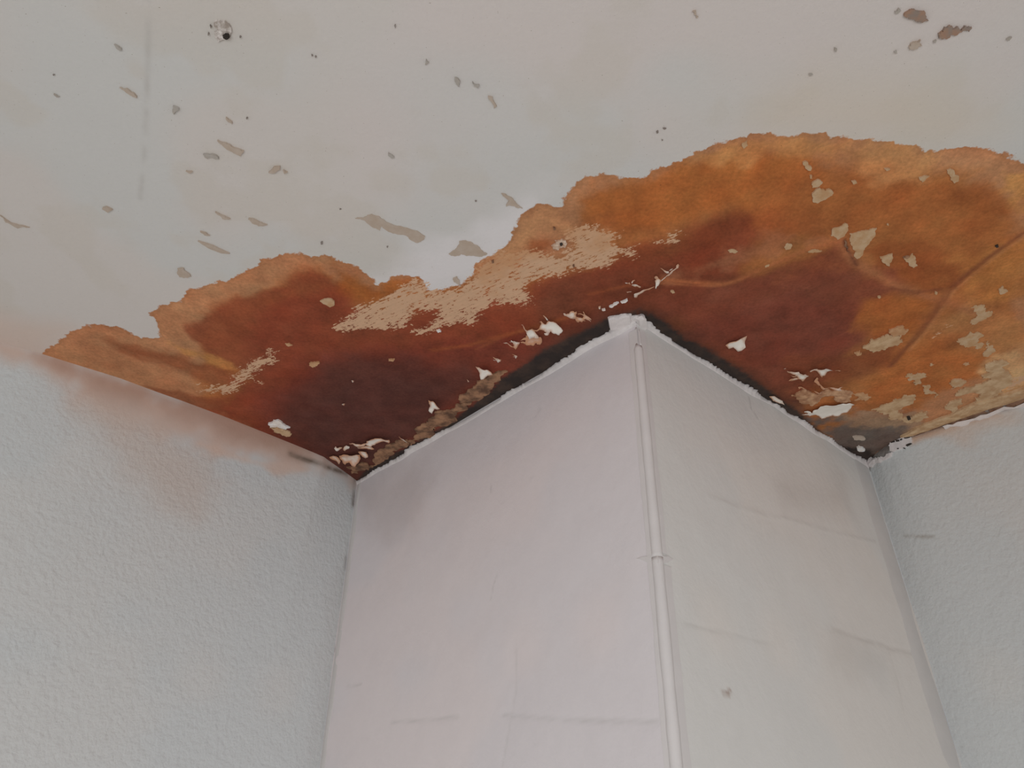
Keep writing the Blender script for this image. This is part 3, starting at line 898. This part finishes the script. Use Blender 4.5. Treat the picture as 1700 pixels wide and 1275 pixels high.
chip('paint_chip', c2((868, 835), (905, 835), (895, 845), (870, 843)), M_TAN, 0.0006, 0.2)
chip('paint_chip', c2((1150, 665), (1170, 660), (1178, 670), (1160, 676)), M_WHITE, 0.001, 0.2)
# bare plaster towards the right wall
for pts, m in [(((758, 470), (790, 450), (840, 430), (880, 415), (925, 410), (965, 430), (985, 445), (955, 472), (900, 475), (850, 500), (815, 508), (770, 490)), M_CREAM),
               (((905, 375), (950, 360), (1010, 375), (1000, 400), (960, 408), (915, 398)), M_TAN),
               (((700, 515), (735, 500), (745, 515), (715, 528)), M_TAN),
               (((1300, 445), (1345, 420), (1385, 388), (1412, 392), (1430, 430), (1458, 455), (1448, 480), (1390, 470), (1350, 478)), M_PALE),
               (((1455, 515), (1470, 480), (1478, 440), (1490, 470), (1505, 512), (1480, 535)), M_PALE),
               (((1385, 245), (1420, 232), (1470, 255), (1512, 265), (1490, 300), (1450, 320), (1405, 345), (1395, 315), (1420, 285), (1400, 270)), M_PALE),
               (((1000, 652), (1040, 632), (1090, 630), (1128, 650), (1085, 665), (1085, 695), (1060, 690), (1020, 675)), M_PALE),
               (((1100, 705), (1150, 712), (1180, 745), (1172, 775), (1135, 752), (1110, 730)), M_PALE),
               (((1258, 692), (1310, 666), (1345, 672), (1348, 692), (1300, 712), (1272, 725)), M_PALE),
               (((1518, 558), (1545, 560), (1580, 620), (1615, 700), (1580, 745), (1490, 790), (1412, 800), (1445, 760), (1380, 745), (1318, 765), (1298, 755), (1375, 715), (1480, 682), (1505, 660), (1448, 645), (1470, 595)), M_CREAM),
               (((1245, 825), (1280, 795), (1335, 785), (1330, 815), (1300, 850), (1285, 862), (1262, 850)), M_CREAM),
               (((800, 850), (850, 828), (900, 812), (940, 782), (1010, 760), (1052, 758), (1062, 785), (1010, 822), (980, 840), (985, 872), (1040, 892), (1080, 865), (1130, 855), (1138, 890), (1090, 915), (1020, 925), (960, 905), (900, 898), (870, 870)), M_CREAM),
               (((1145, 575), (1160, 568), (1170, 580), (1150, 588)), M_PALE),
               (((1338, 578), (1375, 568), (1380, 580), (1350, 588)), M_TAN),
               (((1050, 685), (1070, 690), (1060, 700)), M_PALE)]:
    chip('plaster_patch', c5(*pts), m, 0.0007, 0.38, 0.0006, levels=4)
chip('filler_strip', [(1494, 724), (1520, 709), (1543, 699), (1581, 685), (1618, 667), (1660, 655), (1700, 643), (1790, 618), (1800, 630),
                      (1700, 658), (1669, 669), (1631, 680), (1600, 691), (1567, 702), (1513, 721)], M_CREAM, 0.003, 0.05, 0.002,
     label='cream filler strip where ceiling meets the right wall')
chip('nail_hole', c5((1012, 888), (1022, 885), (1028, 895), (1016, 900)), M_HOLE, 0.004)
# scrapes in the old white paint
for pts in [((1180, 722), (1210, 718), (1235, 708), (1260, 716), (1330, 748), (1412, 782), (1382, 803), (1320, 775), (1268, 748), (1262, 762), (1235, 750), (1215, 733)),
            ((1665, 640), (1690, 650), (1712, 668), (1735, 690), (1700, 680), (1680, 682), (1690, 665)),
            ((722, 464), (740, 472), (780, 490), (810, 500), (800, 515), (770, 500), (745, 485)),
            ((398, 288), (420, 292), (450, 312), (456, 322), (430, 310)),
            ((825, 724), (850, 728), (888, 744), (860, 748), (838, 738)),
            ((715, 702), (740, 714), (765, 725), (740, 724)),
            ((892, 570), (910, 552), (930, 550), (928, 562), (905, 573)),
            ((340, 690), (355, 684), (375, 694), (360, 703)), ((1620, 318), (1635, 320), (1650, 350), (1640, 356), (1632, 335)),
            ((665, 766), (698, 780), (680, 778)),
            ((750, 388), (770, 402), (772, 410), (757, 400)), ((618, 565), (640, 568), (632, 573)),
            ((0, 712), (40, 738), (70, 745), (100, 752), (60, 755), (20, 735)), ((940, 563), (955, 570), (945, 574))]:
    chip('paint_scrape', cw(*pts), M_GREYTAN, 0.0006, 0.15)
chip('paint_scrape', crop(540, 360, 0.2, [(1025, 300), (1075, 270), (1100, 235), (1115, 195), (1165, 190), (1230, 222), (1290, 265), (1345, 300), (1300, 322), (1215, 315), (1130, 300), (1075, 318)]), M_GREYTAN, 0.0006, 0.15)
chip('paint_scrape', crop(540, 360, 0.2, [(1060, 515), (1090, 490), (1115, 520), (1125, 570), (1090, 545)]), M_GREYTAN, 0.0006, 0.2)
chip('paint_scrape', c1((1045, 158), (1080, 155), (1110, 185), (1125, 205), (1085, 212), (1055, 205)), M_GREYTAN, 0.0006, 0.2)
chip('paint_scrape', c1((1165, -4), (1250, 22), (1310, 50), (1352, 70), (1300, 66), (1225, 36)), M_GREYTAN, 0.0006, 0.04)
for pts in [((1415, 195), (1425, 205), (1412, 212)), ((1510, 255), (1528, 268), (1525, 285), (1515, 275)), ((1568, 270), (1592, 280), (1588, 292)),
            ((380, 145), (405, 160), (400, 166)), ((180, 308), (200, 318), (190, 320)), ((575, 350), (595, 358), (580, 378)),
            ((675, 510), (720, 515), (728, 525), (690, 525)), ((1290, 505), (1310, 520), (1300, 522))]:
    chip('paint_scrape', cw(*pts), M_GREY, 0.0006, 0.2)
# rusty spots at the upper right, small dirt specks
chip('rust_spot', ce((1302, 42), (1320, 30), (1345, 34), (1370, 48), (1382, 66), (1360, 72), (1335, 64), (1318, 60)), M_RUST, 0.0008, 0.3)
chip('rust_spot', ce((1414, 110), (1435, 88), (1460, 92), (1490, 98), (1500, 84), (1525, 88), (1515, 103), (1480, 108), (1455, 112), (1440, 126), (1422, 124)), M_RUST, 0.0008, 0.35)
chip('rust_spot', ce((1316, 155), (1335, 138), (1356, 130), (1360, 148), (1340, 160)), M_GREYTAN, 0.0008, 0.35)
chip('rust_spot', ce((1270, 36), (1282, 26), (1290, 32), (1280, 42)), M_GREY, 0.0008, 0.3)
chip('rust_spot', ce((598, 35), (610, 32), (618, 52), (610, 56)), M_GREYTAN, 0.0008, 0.3)
for pts in [((478, 434), (484, 430), (486, 436), (480, 440)), ((500, 422), (512, 423), (505, 427)), ((496, 460), (501, 462), (497, 465)),
            ((1398, 135), (1408, 130), (1404, 140)), ((1268, 170), (1276, 166), (1278, 174)), ((1070, 156), (1078, 160), (1074, 170)),
            ((985, 243), (998, 244), (990, 248)), ((1640, 128), (1658, 120), (1648, 132))]:
    chip('dirt_speck', ce(*pts), M_GREY if pts[0][0] > 900 else M_SPECK, 0.0006, 0.2, levels=1)
for pts in [((1065, 803), (1072, 800), (1072, 808), (1066, 809)), ((1310, 82), (1314, 80), (1313, 92)), ((818, 389), (824, 390), (821, 393)),
            ((177, 244), (184, 244), (180, 248)), ((1284, 815), (1290, 814), (1288, 820)), ((1128, 690), (1134, 691), (1130, 694)),
            ((1577, 664), (1583, 664), (1580, 668)), ((1035, 178), (1040, 182), (1037, 185)), ((1046, 184), (1052, 186), (1048, 188)),
            ((796, 118), (802, 120), (798, 123)), ((692, 106), (696, 110), (692, 115)), ((698, 80), (704, 86), (702, 92))]:
    chip('dirt_speck', cw(*pts), M_SPECK, 0.0006, 0.2, levels=1)
# drilled screw hole with crumbled plaster around it
hole = chip('screw_hole', cw((712, 72), (735, 68), (758, 74), (770, 100), (765, 122), (745, 126), (725, 136), (715, 118), (722, 98)),
            noisy_mat('crumbled_plaster', alb(186, 180, 176), alb(128, 118, 110), 120, bump=0.8, bscale=200), 0.0008, 0.25, 0.0015,
            label='screw hole in crumbled grey plaster')
chip('hole_mouth', cw((742, 110), (750, 104), (762, 106), (765, 118), (754, 124), (744, 118)), M_HOLE, 0.0035, 0.1, parent=hole)
hole2 = chip('screw_hole', c3((478, 590), (500, 560), (540, 552), (572, 575), (560, 600), (520, 615), (490, 612)),
             noisy_mat('crumbled_tan_plaster', alb(178, 160, 144), alb(140, 104, 80), 120, bump=0.8, bscale=200), 0.0008, 0.3, 0.0012,
             label='small screw hole in the scraped tan plaster')
chip('hole_mouth', c3((528, 572), (538, 566), (547, 574), (540, 584), (530, 582)), M_HOLE, 0.003, 0.1, parent=hole2)
for pts in [((490, 480), (500, 482), (503, 494), (492, 495)), ((128, 678), (140, 672), (142, 686), (130, 690)), ((604, 705), (614, 700), (616, 712), (608, 714))]:
    chip('nail_hole', c3(*pts), M_CRUST, 0.0015, 0.2, levels=1)
# brown crust beside the mould, left of the pillar
for pts in [((1362, 452), (1358, 408), (1400, 385), (1450, 350), (1485, 308), (1545, 285), (1640, 268), (1600, 318), (1530, 400), (1480, 432), (1420, 450)),
            ((1165, 585), (1172, 555), (1210, 515), (1260, 500), (1330, 478), (1372, 452), (1430, 448), (1340, 520), (1260, 588), (1190, 620)),
            ((1046, 678), (1100, 622), (1140, 575), (1168, 560), (1185, 600), (1215, 602), (1140, 660), (1075, 702)),
            ((800, 835), (860, 775), (920, 715), (985, 672), (1048, 668), (1070, 690), (960, 760), (880, 812), (820, 850)),
            ((690, 830), (730, 812), (790, 800), (820, 815), (770, 850), (720, 868))]:
    chip('plaster_crust', c6(*pts), M_CRUST, 0.0008, 0.3, 0.0018)

# ------------------------------------------------------------------ left wall
def wall_tones(wall, s, t, base):
    c = np.tile(alb(*base), (len(s), 1))
    c = lerp(c, alb(base[0] - 4, base[1] - 1, base[2] + 1), sstep(0, 0.5, fbm(s, t, 3, 3, 7)) * 0.7)
    return c


def wtone(wall, c, s, t, pts, soft, colr, k, wander=0.02, seed=3, sc=14):
    d = sdf(s, t, wall.poly(pts)) + wander * fbm(s, t, sc, 4, seed)
    return lerp(c, alb(*colr), sstep(-soft, soft, d) * k)


def wline(wall, c, s, t, pts, wid, colr, k):
    d = dline(s, t, wall.poly(pts))
    return lerp(c, alb(*colr), np.exp(-(d / wid) ** 2) * np.clip(k * (1 + 0.6 * fbm(s, t, 40, 3, 9)), 0, 1)), d


s, t, Qw = grid(WALL_L, fine(0, 1.06, 0.005, 2.6), fine(-0.004, 0.62, 0.005, CEIL))
c = wall_tones(WALL_L, s, t, (168, 169, 168))
c = wtone(WALL_L, c, s, t, [(-200, 480), (0, 560), (62, 580), (200, 620), (400, 690), (560, 765), (590, 800), (540, 785), (440, 765), (380, 748), (330, 735), (260, 715), (200, 690), (120, 650), (40, 605), (-200, 540)],
          0.034, (166, 143, 130), 0.85, 0.03)
c = wtone(WALL_L, c, s, t, [(60, 590), (200, 622), (400, 690), (560, 762), (545, 770), (430, 735), (300, 690), (190, 655), (110, 620)], 0.024, (142, 114, 100), 0.75, 0.02)
c = wtone(WALL_L, c, s, t, [(130, 680), (240, 690), (330, 760), (380, 800), (330, 850), (260, 830), (180, 760)], 0.05, (164, 154, 147), 0.7, 0.03)
c = wtone(WALL_L, c, s, t, [(330, 735), (440, 765), (520, 780), (470, 785), (400, 770)], 0.008, (174, 154, 142), 0.6, 0.01)
c, d = wline(WALL_L, c, s, t, [(482, 754), (510, 764), (545, 776), (575, 787)], 0.006, (92, 80, 70), 0.85)
c, d = wline(WALL_L, c, s, t, [(589, 800), (588, 818), (586, 838)], 0.008, (112, 104, 100), 0.6)
c, d = wline(WALL_L, c, s, t, [(575, 925), (573, 945)], 0.004, (110, 104, 102), 0.7)
c = wtone(WALL_L, c, s, t, [(470, 1185), (490, 1190), (488, 1205), (465, 1200)], 0.008, (146, 144, 140), 0.5)
c = wtone(WALL_L, c, s, t, [(540, 1000), (575, 900), (600, 900), (560, 1275), (500, 1275), (530, 1100)], 0.03, (160, 160, 160), 0.5)
line_d = sdf(s, t, WALL_L.poly([(-200, 470), (593, 790), (593, 815), (430, 775), (330, 742), (200, 685), (60, 610), (-200, 530)]))
stip = 1 - 0.85 * sstep(-0.02, 0.015, line_d)
Vw = WALL_L.at(s, t)
wall_left = np_mesh('wall_left', Vw, Qw, M_WALL, attrs=dict(paint=c, stipple=stip), kind='structure',
                    label='stippled white wall left of the pillar with a peach water mark at its top')

# ------------------------------------------------------------------ right wall
s, t, Qw = grid(WALL_R, fine(0, 0.85, 0.005, 2.6), fine(-0.004, 0.62, 0.005, CEIL))
c = wall_tones(WALL_R, s, t, (166, 167, 166))
c = wtone(WALL_R, c, s, t, [(1510, 722), (1570, 705), (1640, 688), (1660, 690), (1600, 708), (1540, 728), (1512, 740)], 0.008, (160, 128, 104), 0.8, 0.006)
c = wtone(WALL_R, c, s, t, [(1560, 715), (1680, 680), (1690, 700), (1600, 730)], 0.02, (166, 152, 142), 0.6)
c = wtone(WALL_R, c, s, t, [(1430, 745), (1470, 720), (1492, 722), (1480, 748), (1468, 757), (1455, 763), (1447, 770), (1441, 778), (1434, 772)], 0.005, (82, 74, 69), 0.95, 0.008, sc=50)
c = wtone(WALL_R, c, s, t, [(1440, 760), (1480, 745), (1490, 752), (1465, 765), (1450, 772)], 0.008, (140, 138, 134), 0.5, 0.01)
c, d = wline(WALL_R, c, s, t, [(1502, 890), (1530, 891), (1550, 891)], 0.0035, (140, 138, 134), 0.7)
cr, d2 = wline(WALL_R, c, s, t, [(1513, 724), (1540, 714), (1569, 705), (1600, 697), (1640, 685), (1669, 677), (1700, 668), (1800, 640)], 0.006, (90, 66, 54), 0.9)
c = cr
Vw = WALL_R.at(s, t)
wall_right = np_mesh('wall_right', Vw, Qw, M_WALL, attrs=dict(paint=c, stipple=np.ones(len(s)) * 0.85), kind='structure',
                     label='stippled white wall right of the pillar')


def wall_chip(name, wall, px, mat, off=0.002, rough=0.2, levels=2, relief=0.0, parent=None, **kw):
    """thin piece on an upright surface"""
    P = ragged(wall.poly(px), rough, levels)
    v, f = fill(P, 0.006 if relief else 0)
    base = wall.at(v[:, 0], v[:, 1])
    o = np.full(len(v), off)
    if relief:
        o = o + relief * np.clip(sdf(v[:, 0], v[:, 1], np.array(P)) / 0.005, 0, 1) * (0.4 + np.abs(fbm(v[:, 0], v[:, 1], 80, 2, 5)))
    front = base + wall.n * o[:, None]
    back = base - wall.n * 0.002
    n = len(v)
    cnt = {}
    for q in f:
        for a, b in ((q[0], q[1]), (q[1], q[2]), (q[2], q[0])):
            cnt[(a, b)] = 1
    rim = [(a, b) for (a, b) in cnt if (b, a) not in cnt]
    faces = list(f) + [(b, a, a + n, b + n) for a, b in rim]
    return mesh_obj(name, np.vstack([front, back]), faces, mat, parent, smooth=False, **kw)


# open joint under the filler strip: brown behind, ragged paint edge below
for pts in [[(1565, 706), (1600, 692), (1632, 682), (1640, 686), (1600, 699), (1575, 706)],
            [(1641, 680), (1664, 673), (1668, 679), (1645, 686)], [(1671, 672), (1700, 661), (1740, 649), (1742, 656), (1700, 668), (1673, 678)],
            [(1515, 721), (1545, 710), (1562, 704), (1562, 708), (1540, 716), (1518, 724)]]:
    wall_chip('open_joint', WALL_R, pts, M_BRICK, 0.003, 0.1, parent=wall_right)
wall_chip('paint_edge', WALL_R, [(1566, 709), (1600, 700), (1640, 689), (1700, 671), (1740, 660), (1740, 664), (1700, 676), (1640, 694), (1612, 700), (1604, 706), (1570, 713)], M_FILLER, 0.005, 0.15, parent=wall_right)
tape = wall_chip('joint_tape', WALL_R, c8((405, 640), (440, 600), (500, 575), (560, 560), (605, 565), (600, 620), (520, 665), (420, 690)), M_FILLER, 0.004, 0.2, parent=wall_right,
                 label='white scrap of mesh joint tape in the corner')
for pts in [((425, 605), (460, 597), (464, 610), (430, 618)), ((470, 594), (500, 590), (505, 602), (475, 608)), ((508, 588), (525, 580), (528, 590), (512, 597)),
            ((545, 572), (580, 565), (600, 555), (605, 562), (575, 577), (550, 580)), ((560, 640), (585, 625), (608, 620), (585, 635), (565, 645)),
            ((482, 668), (498, 664), (498, 670), (485, 673)), ((535, 664), (550, 662), (548, 668)), ((395, 588), (420, 580), (422, 590), (400, 598))]:
    wall_chip('tape_gap', WALL_R, c8(*pts), M_HOLE, 0.0055, 0.1, 1, parent=tape)
# crumbs of filler in the corner
wall_chip('filler_crumb', WALL_R, c8((215, 790), (225, 725), (250, 740), (285, 750), (330, 745), (340, 735), (365, 745), (420, 705), (440, 700), (430, 735), (330, 790), (260, 830)), M_FILLER, 0.006, 0.2, relief=0.003, parent=wall_right)

# ------------------------------------------------------------------ boxed-in pillar
pillar = bpy.data.objects.new('corner_boxing', None)
pillar.location = (PA_BOT[0], PA_BOT[1], 0)
link(pillar, None, label='white boxed-in pillar projecting from the corner under the water stain', category='pillar')
pin = Matrix.Translation(pillar.location).inverted()


def part(o):
    o.parent = pillar
    o.matrix_parent_inverse = pin
    return o


def face(wall, lines, tones, base):
    s, t, Qw = grid(wall, np.linspace(0, wall.L, int(wall.L / 0.0045)), fine(-0.003, 0.75, 0.0045, CEIL))
    c = wall_tones(wall, s, t, base)
    h = np.zeros(len(s))
    for pts, soft, colr, k in tones:
        c = wtone(wall, c, s, t, pts, soft, colr, k)
    for pts, wid, colr, k, dz in lines:
        c, d = wline(wall, c, s, t, pts, wid * 0.6, colr, k * 0.5)
        h += 0.4 * dz * np.exp(-(d / (wid * 1.2)) ** 2)
    h += 0.0012 * fbm(s, t, 7, 3, 13)
    V = wall.at(s, t) + wall.n * h[:, None]
    return part(np_mesh('panel', V, Qw, M_PANEL, attrs=dict(paint=c)))


pan_l = face(FACE_L,
     [([(649, 1199), (700, 1196), (761, 1190)], 0.005, (152, 149, 146), 0.5, -0.001),
      ([(835, 1187), (940, 1195), (1010, 1197), (1092, 1198)], 0.005, (146, 143, 140), 0.6, -0.0012),
      ([(855, 1061), (857, 1140), (834, 1275)], 0.004, (156, 153, 150), 0.4, -0.0006),
      ([(826, 950), (818, 975), (815, 994)], 0.003, (140, 135, 132), 0.5, -0.0006),
      ([(816, 808), (816, 818)], 0.003, (120, 115, 112), 0.6, 0),
      ([(576, 1140), (600, 1136)], 0.004, (150, 146, 143), 0.5, 0),
      ([(556, 1066), (556, 1082)], 0.0035, (105, 98, 96), 0.9, 0)],
     [([(600, 810), (680, 780), (720, 800), (690, 880), (620, 900), (600, 860)], 0.04, (160, 151, 149), 0.45),
      ([(880, 690), (890, 690), (890, 700), (880, 700)], 0.006, (150, 144, 143), 0.4),
      ([(875, 790), (884, 792), (880, 800)], 0.006, (150, 144, 143), 0.4)],
     (184, 177, 177))
pan_r = face(FACE_R,
     [([(1177, 823), (1230, 842), (1284, 858), (1300, 858), (1370, 880), (1453, 899)], 0.005, (152, 147, 143), 0.5, 0.001),
      ([(1136, 1037), (1200, 1050), (1288, 1070)], 0.004, (154, 150, 146), 0.5, -0.0008),
      ([(1383, 1043), (1430, 1062), (1465, 1070), (1480, 1078), (1498, 1080), (1531, 1092)], 0.006, (146, 139, 134), 0.6, -0.0015),
      ([(1243, 660), (1247, 680)], 0.003, (90, 84, 82), 0.7, 0), ([(1251, 684), (1257, 693)], 0.003, (70, 66, 64), 0.8, 0),
      ([(1475, 1075), (1490, 1130), (1500, 1180)], 0.004, (154, 148, 144), 0.4, -0.0008)],
     [([(1196, 1144), (1212, 1146), (1211, 1157), (1200, 1155)], 0.003, (142, 128, 120), 0.9),
      ([(1290, 800), (1400, 790), (1420, 860), (1300, 840)], 0.04, (162, 156, 152), 0.4),
      ([(1380, 1050), (1470, 1080), (1490, 1140), (1380, 1110)], 0.04, (162, 156, 151), 0.3)],
     (183, 179, 175))

# ragged filler lips where the panels reach the ceiling
def lip(wall, s0, s1, out, drop, seed, name='filler_lip'):
    sv = np.arange(s0, s1, 0.002)
    jag = out * (0.55 + 0.95 * fbm(sv, sv * 0 + 3.1, 12, 3, seed, 0.7) + 0.5 * (vnoise(sv * 210, sv * 0, seed + 3) - .5))
    jag = np.maximum(jag, 0.0006)
    low = drop * (0.8 + 0.4 * fbm(sv, sv * 0 + 1.7, 9, 2, seed + 9))
    rows = []
    for o, tt in ((-0.002, low * 1.2), (0.0016, low), (jag.mean() * 0.5 + jag * 0.15, low * 0.45), (jag, np.full_like(sv, 0.0015)), (jag * 0.2, np.full_like(sv, -0.001))):
        P = wall.at(sv, np.zeros_like(sv) + tt)
        rows.append(P + wall.n * (np.zeros_like(sv) + o)[:, None])
    n = len(sv)
    Vv = np.vstack(rows)
    F = [(r * n + k, r * n + k + 1, (r + 1) * n + k + 1, (r + 1) * n + k) for r in range(len(rows) - 1) for k in range(n - 1)]
    return part(mesh_obj(name, Vv, F, M_FILLER, label='ragged white filler edge'))


lip(FACE_L, 0.0, FACE_L.L, 0.0095, 0.012, 11)
lip(FACE_R, 0.0, FACE_R.L, 0.0095, 0.013, 23)

# crumbled filler at the tip of the pillar
def lump(name, px, depth, thick, label, seed, relief=0.004):
    """solid lump of filler: outline at a distance in front of the tip, thick towards the pillar"""
    dirn = np.array([PA_TOP[0], PA_TOP[1], 0]) ; dirn = dirn / np.linalg.norm(dirn)
    ex = np.array([dirn[1], -dirn[0], 0]); ey = np.array([0, 0, -1.0])
    o = np.array([PA_TOP[0], PA_TOP[1], CEIL]) - dirn * depth
    pl = Plane(o, ex, ey)
    P = ragged(pl.poly(px), 0.10, 2)
    v, f = fill(P, 0.003)
    A = np.array(P)
    dd = np.clip(sdf(v[:, 0], v[:, 1], A) / 0.004, 0, 1)
    z = dd * 0.003 + relief * dd * fbm(v[:, 0], v[:, 1], 160, 3, seed)
    fr = o + v[:, :1] * ex + v[:, 1:] * ey - dirn * z[:, None]
    bk = o + v[:, :1] * ex + v[:, 1:] * ey + dirn * thick
    n = len(v)
    cnt = {}
    for q in f:
        for a, b in ((q[0], q[1]), (q[1], q[2]), (q[2], q[0])):
            cnt[(a, b)] = 1
    rim = [(a, b) for (a, b) in cnt if (b, a) not in cnt]
    F = list(f) + [(b, a, a + n, b + n) for a, b in rim] + [(q[2] + n, q[1] + n, q[0] + n) for q in f]
    return part(mesh_obj(name, np.vstack([fr, bk]), F, M_FILLER, label=label, smooth=False))


lump('filler_block', ca((325, 262), (345, 246), (470, 236), (600, 230), (628, 285), (604, 335), (480, 352), (358, 366), (338, 310)), 0.016, 0.03, 'white block of hardened filler at the tip', 3, 0.002)
lump('filler_lump', ca((480, 190), (520, 185), (545, 205), (575, 180), (632, 168), (670, 205), (715, 218), (722, 262), (765, 290), (785, 330), (800, 350), (720, 370), (620, 345), (600, 310), (625, 280), (590, 232), (500, 228)), 0.010, 0.03, 'crumbled white filler at the tip', 5, 0.004)

# torn tape along the left lip
part(wall_chip('torn_tape', FACE_L, ca((85, 530), (110, 545), (155, 520), (240, 480), (340, 420), (395, 378), (430, 372), (400, 410), (330, 455), (200, 540), (130, 590)), M_FILLER, 0.012, 0.25))
for pts in [((395, 395), (405, 372), (412, 385), (402, 425)), ((445, 372), (470, 368), (465, 385), (448, 390)), ((480, 372), (520, 360), (525, 372), (490, 382)), ((205, 525), (250, 505), (240, 520), (210, 535))]:
    part(wall_chip('tape_gap', FACE_L, ca(*pts), M_HOLE, 0.0135, 0.1, 1))

# corner bead: a rounded ridge with a groove on each side
def corner_frame(tt):
    p = t3(PA_TOP) * (1 - tt / CEIL) + PA_BOT * (tt / CEIL)
    return p


NL, NR = FACE_L.n, FACE_R.n
OUTD = (NL + NR) / np.linalg.norm(NL + NR)
ACR = np.cross(OUTD, [0, 0, 1.0]); ACR /= np.linalg.norm(ACR)
if ACR[0] < 0:
    ACR = -ACR


def bead(name, t0, t1, r, label=None, lift=0.0, shift=0.0, jag=True):
    tv = np.arange(t0, t1, 0.006)
    nseg = 11
    rows = []
    for k, tt in enumerate(tv):
        p = corner_frame(tt)
        w = r * (1 + 0.06 * float(fbm(np.array([tt]), np.array([0.3]), 30, 3, 5)[0]))
        if k == 0 and jag:
            w *= 0.7
        rr = []
        for q in range(nseg):
            a = -math.pi * 0.7 + math.pi * 1.4 * q / (nseg - 1)
            up = 0.004 if (k == 0 and jag and q in (3, 4, 8)) else 0
            rr.append(p + OUTD * (w * math.cos(a) - 0.95 * w + lift) + ACR * (w * math.sin(a) + shift) + np.array([0, 0, up]))
        rows.append(rr)
    Vv = np.array(rows).reshape(-1, 3)
    F = [(i * nseg + q, i * nseg + q + 1, (i + 1) * nseg + q + 1, (i + 1) * nseg + q) for i in range(len(tv) - 1) for q in range(nseg - 1)]
    F += [tuple(range(nseg))[::-1], tuple((len(tv) - 1) * nseg + q for q in range(nseg))]
    return part(mesh_obj(name, Vv, F, M_BEAD, label=label))


def t_at(y):
    """distance below the ceiling at which the pillar corner is seen at image row y"""
    lo, hi = 0.0, 1.6
    for _ in range(40):
        m = (lo + hi) / 2
        q = corner_frame(m) - CAM
        if H / 2 - FPX * (q @ AX_U) / (q @ AX_F) < y:
            lo = m
        else:
            hi = m
    return lo


T_TOP, T_JOINT = t_at(573), t_at(928)
bead('corner_bead', T_TOP, T_JOINT, 0.0082, 'rounded white corner bead, broken off at the top', 0.0006)
bead('corner_bead', T_JOINT - 0.004, 2.5, 0.0086, 'rounded white corner bead below the joint', 0.0008, jag=False)
bead('bead_stub', 0.022, T_TOP, 0.0060, 'flattened top of the corner bead', -0.001, 0.001)


def flange(wall, t0, t1, width, name='bead_flange'):
    tv = np.arange(t0, t1, 0.01)
    rows = []
    for s_, o_ in ((0.0, 0.0012), (width, 0.0012), (width + 0.0015, -0.001)):
        w = np.zeros_like(tv) + s_ + (0.0012 * fbm(tv, tv * 0, 25, 3, int(width * 1e4)) if s_ else 0)
        rows.append(wall.at(w, tv) + wall.n * o_)
    n = len(tv)
    F = [(r * n + k, r * n + k + 1, (r + 1) * n + k + 1, (r + 1) * n + k) for r in range(2) for k in range(n - 1)]
    return part(mesh_obj(name, np.vstack(rows), F, M_BEAD, smooth=False))


flange(FACE_L, T_TOP * 0.4, 2.49, 0.018)
flange(FACE_R, 0.02, T_JOINT - 0.004, 0.020)
flange(FACE_R, T_JOINT + 0.006, 2.49, 0.026)
# paint bridge across the bead at the joint
part(wall_chip('paint_bridge', FACE_L, [(1058, 928), (1075, 924), (1092, 922), (1094, 935), (1075, 934)], M_BEAD, 0.0016, 0.05))
part(wall_chip('paint_bridge', FACE_R, [(1098, 923), (1108, 924), (1116, 929), (1108, 934), (1098, 936)], M_BEAD, 0.0022, 0.05))


# filler bands in the upright seams
def seam(wall, s0, s1, t1, out, name, seed, label):
    tv = np.arange(0.004, t1, 0.008)
    jit = 0.004 * fbm(tv, tv * 0, 14, 4, seed)
    rows = []
    for k, o_ in ((0.0, -0.001), (0.12, out), (0.8, out), (1.0, -0.001)):
        ss = s0 + (s1 - s0) * k + (jit if k < 0.5 else 0)
        rows.append(wall.at(np.clip(ss + tv * 0, 0, wall.L), tv) + wall.n * o_)
    n = len(tv)
    F = [(r * n + k, r * n + k + 1, (r + 1) * n + k + 1, (r + 1) * n + k) for r in range(3) for k in range(n - 1)]
    return part(mesh_obj(name, np.vstack(rows), F, M_SEAM, label=label))


seam(FACE_R, FACE_R.L - 0.075, FACE_R.L + 0.0, 2.49, 0.0008, 'seam_filler', 3, 'smooth white filler in the upright seam')
seam(FACE_L, FACE_L.L - 0.022, FACE_L.L + 0.0, 2.49, 0.0008, 'seam_filler', 9, 'smooth white filler in the upright seam')
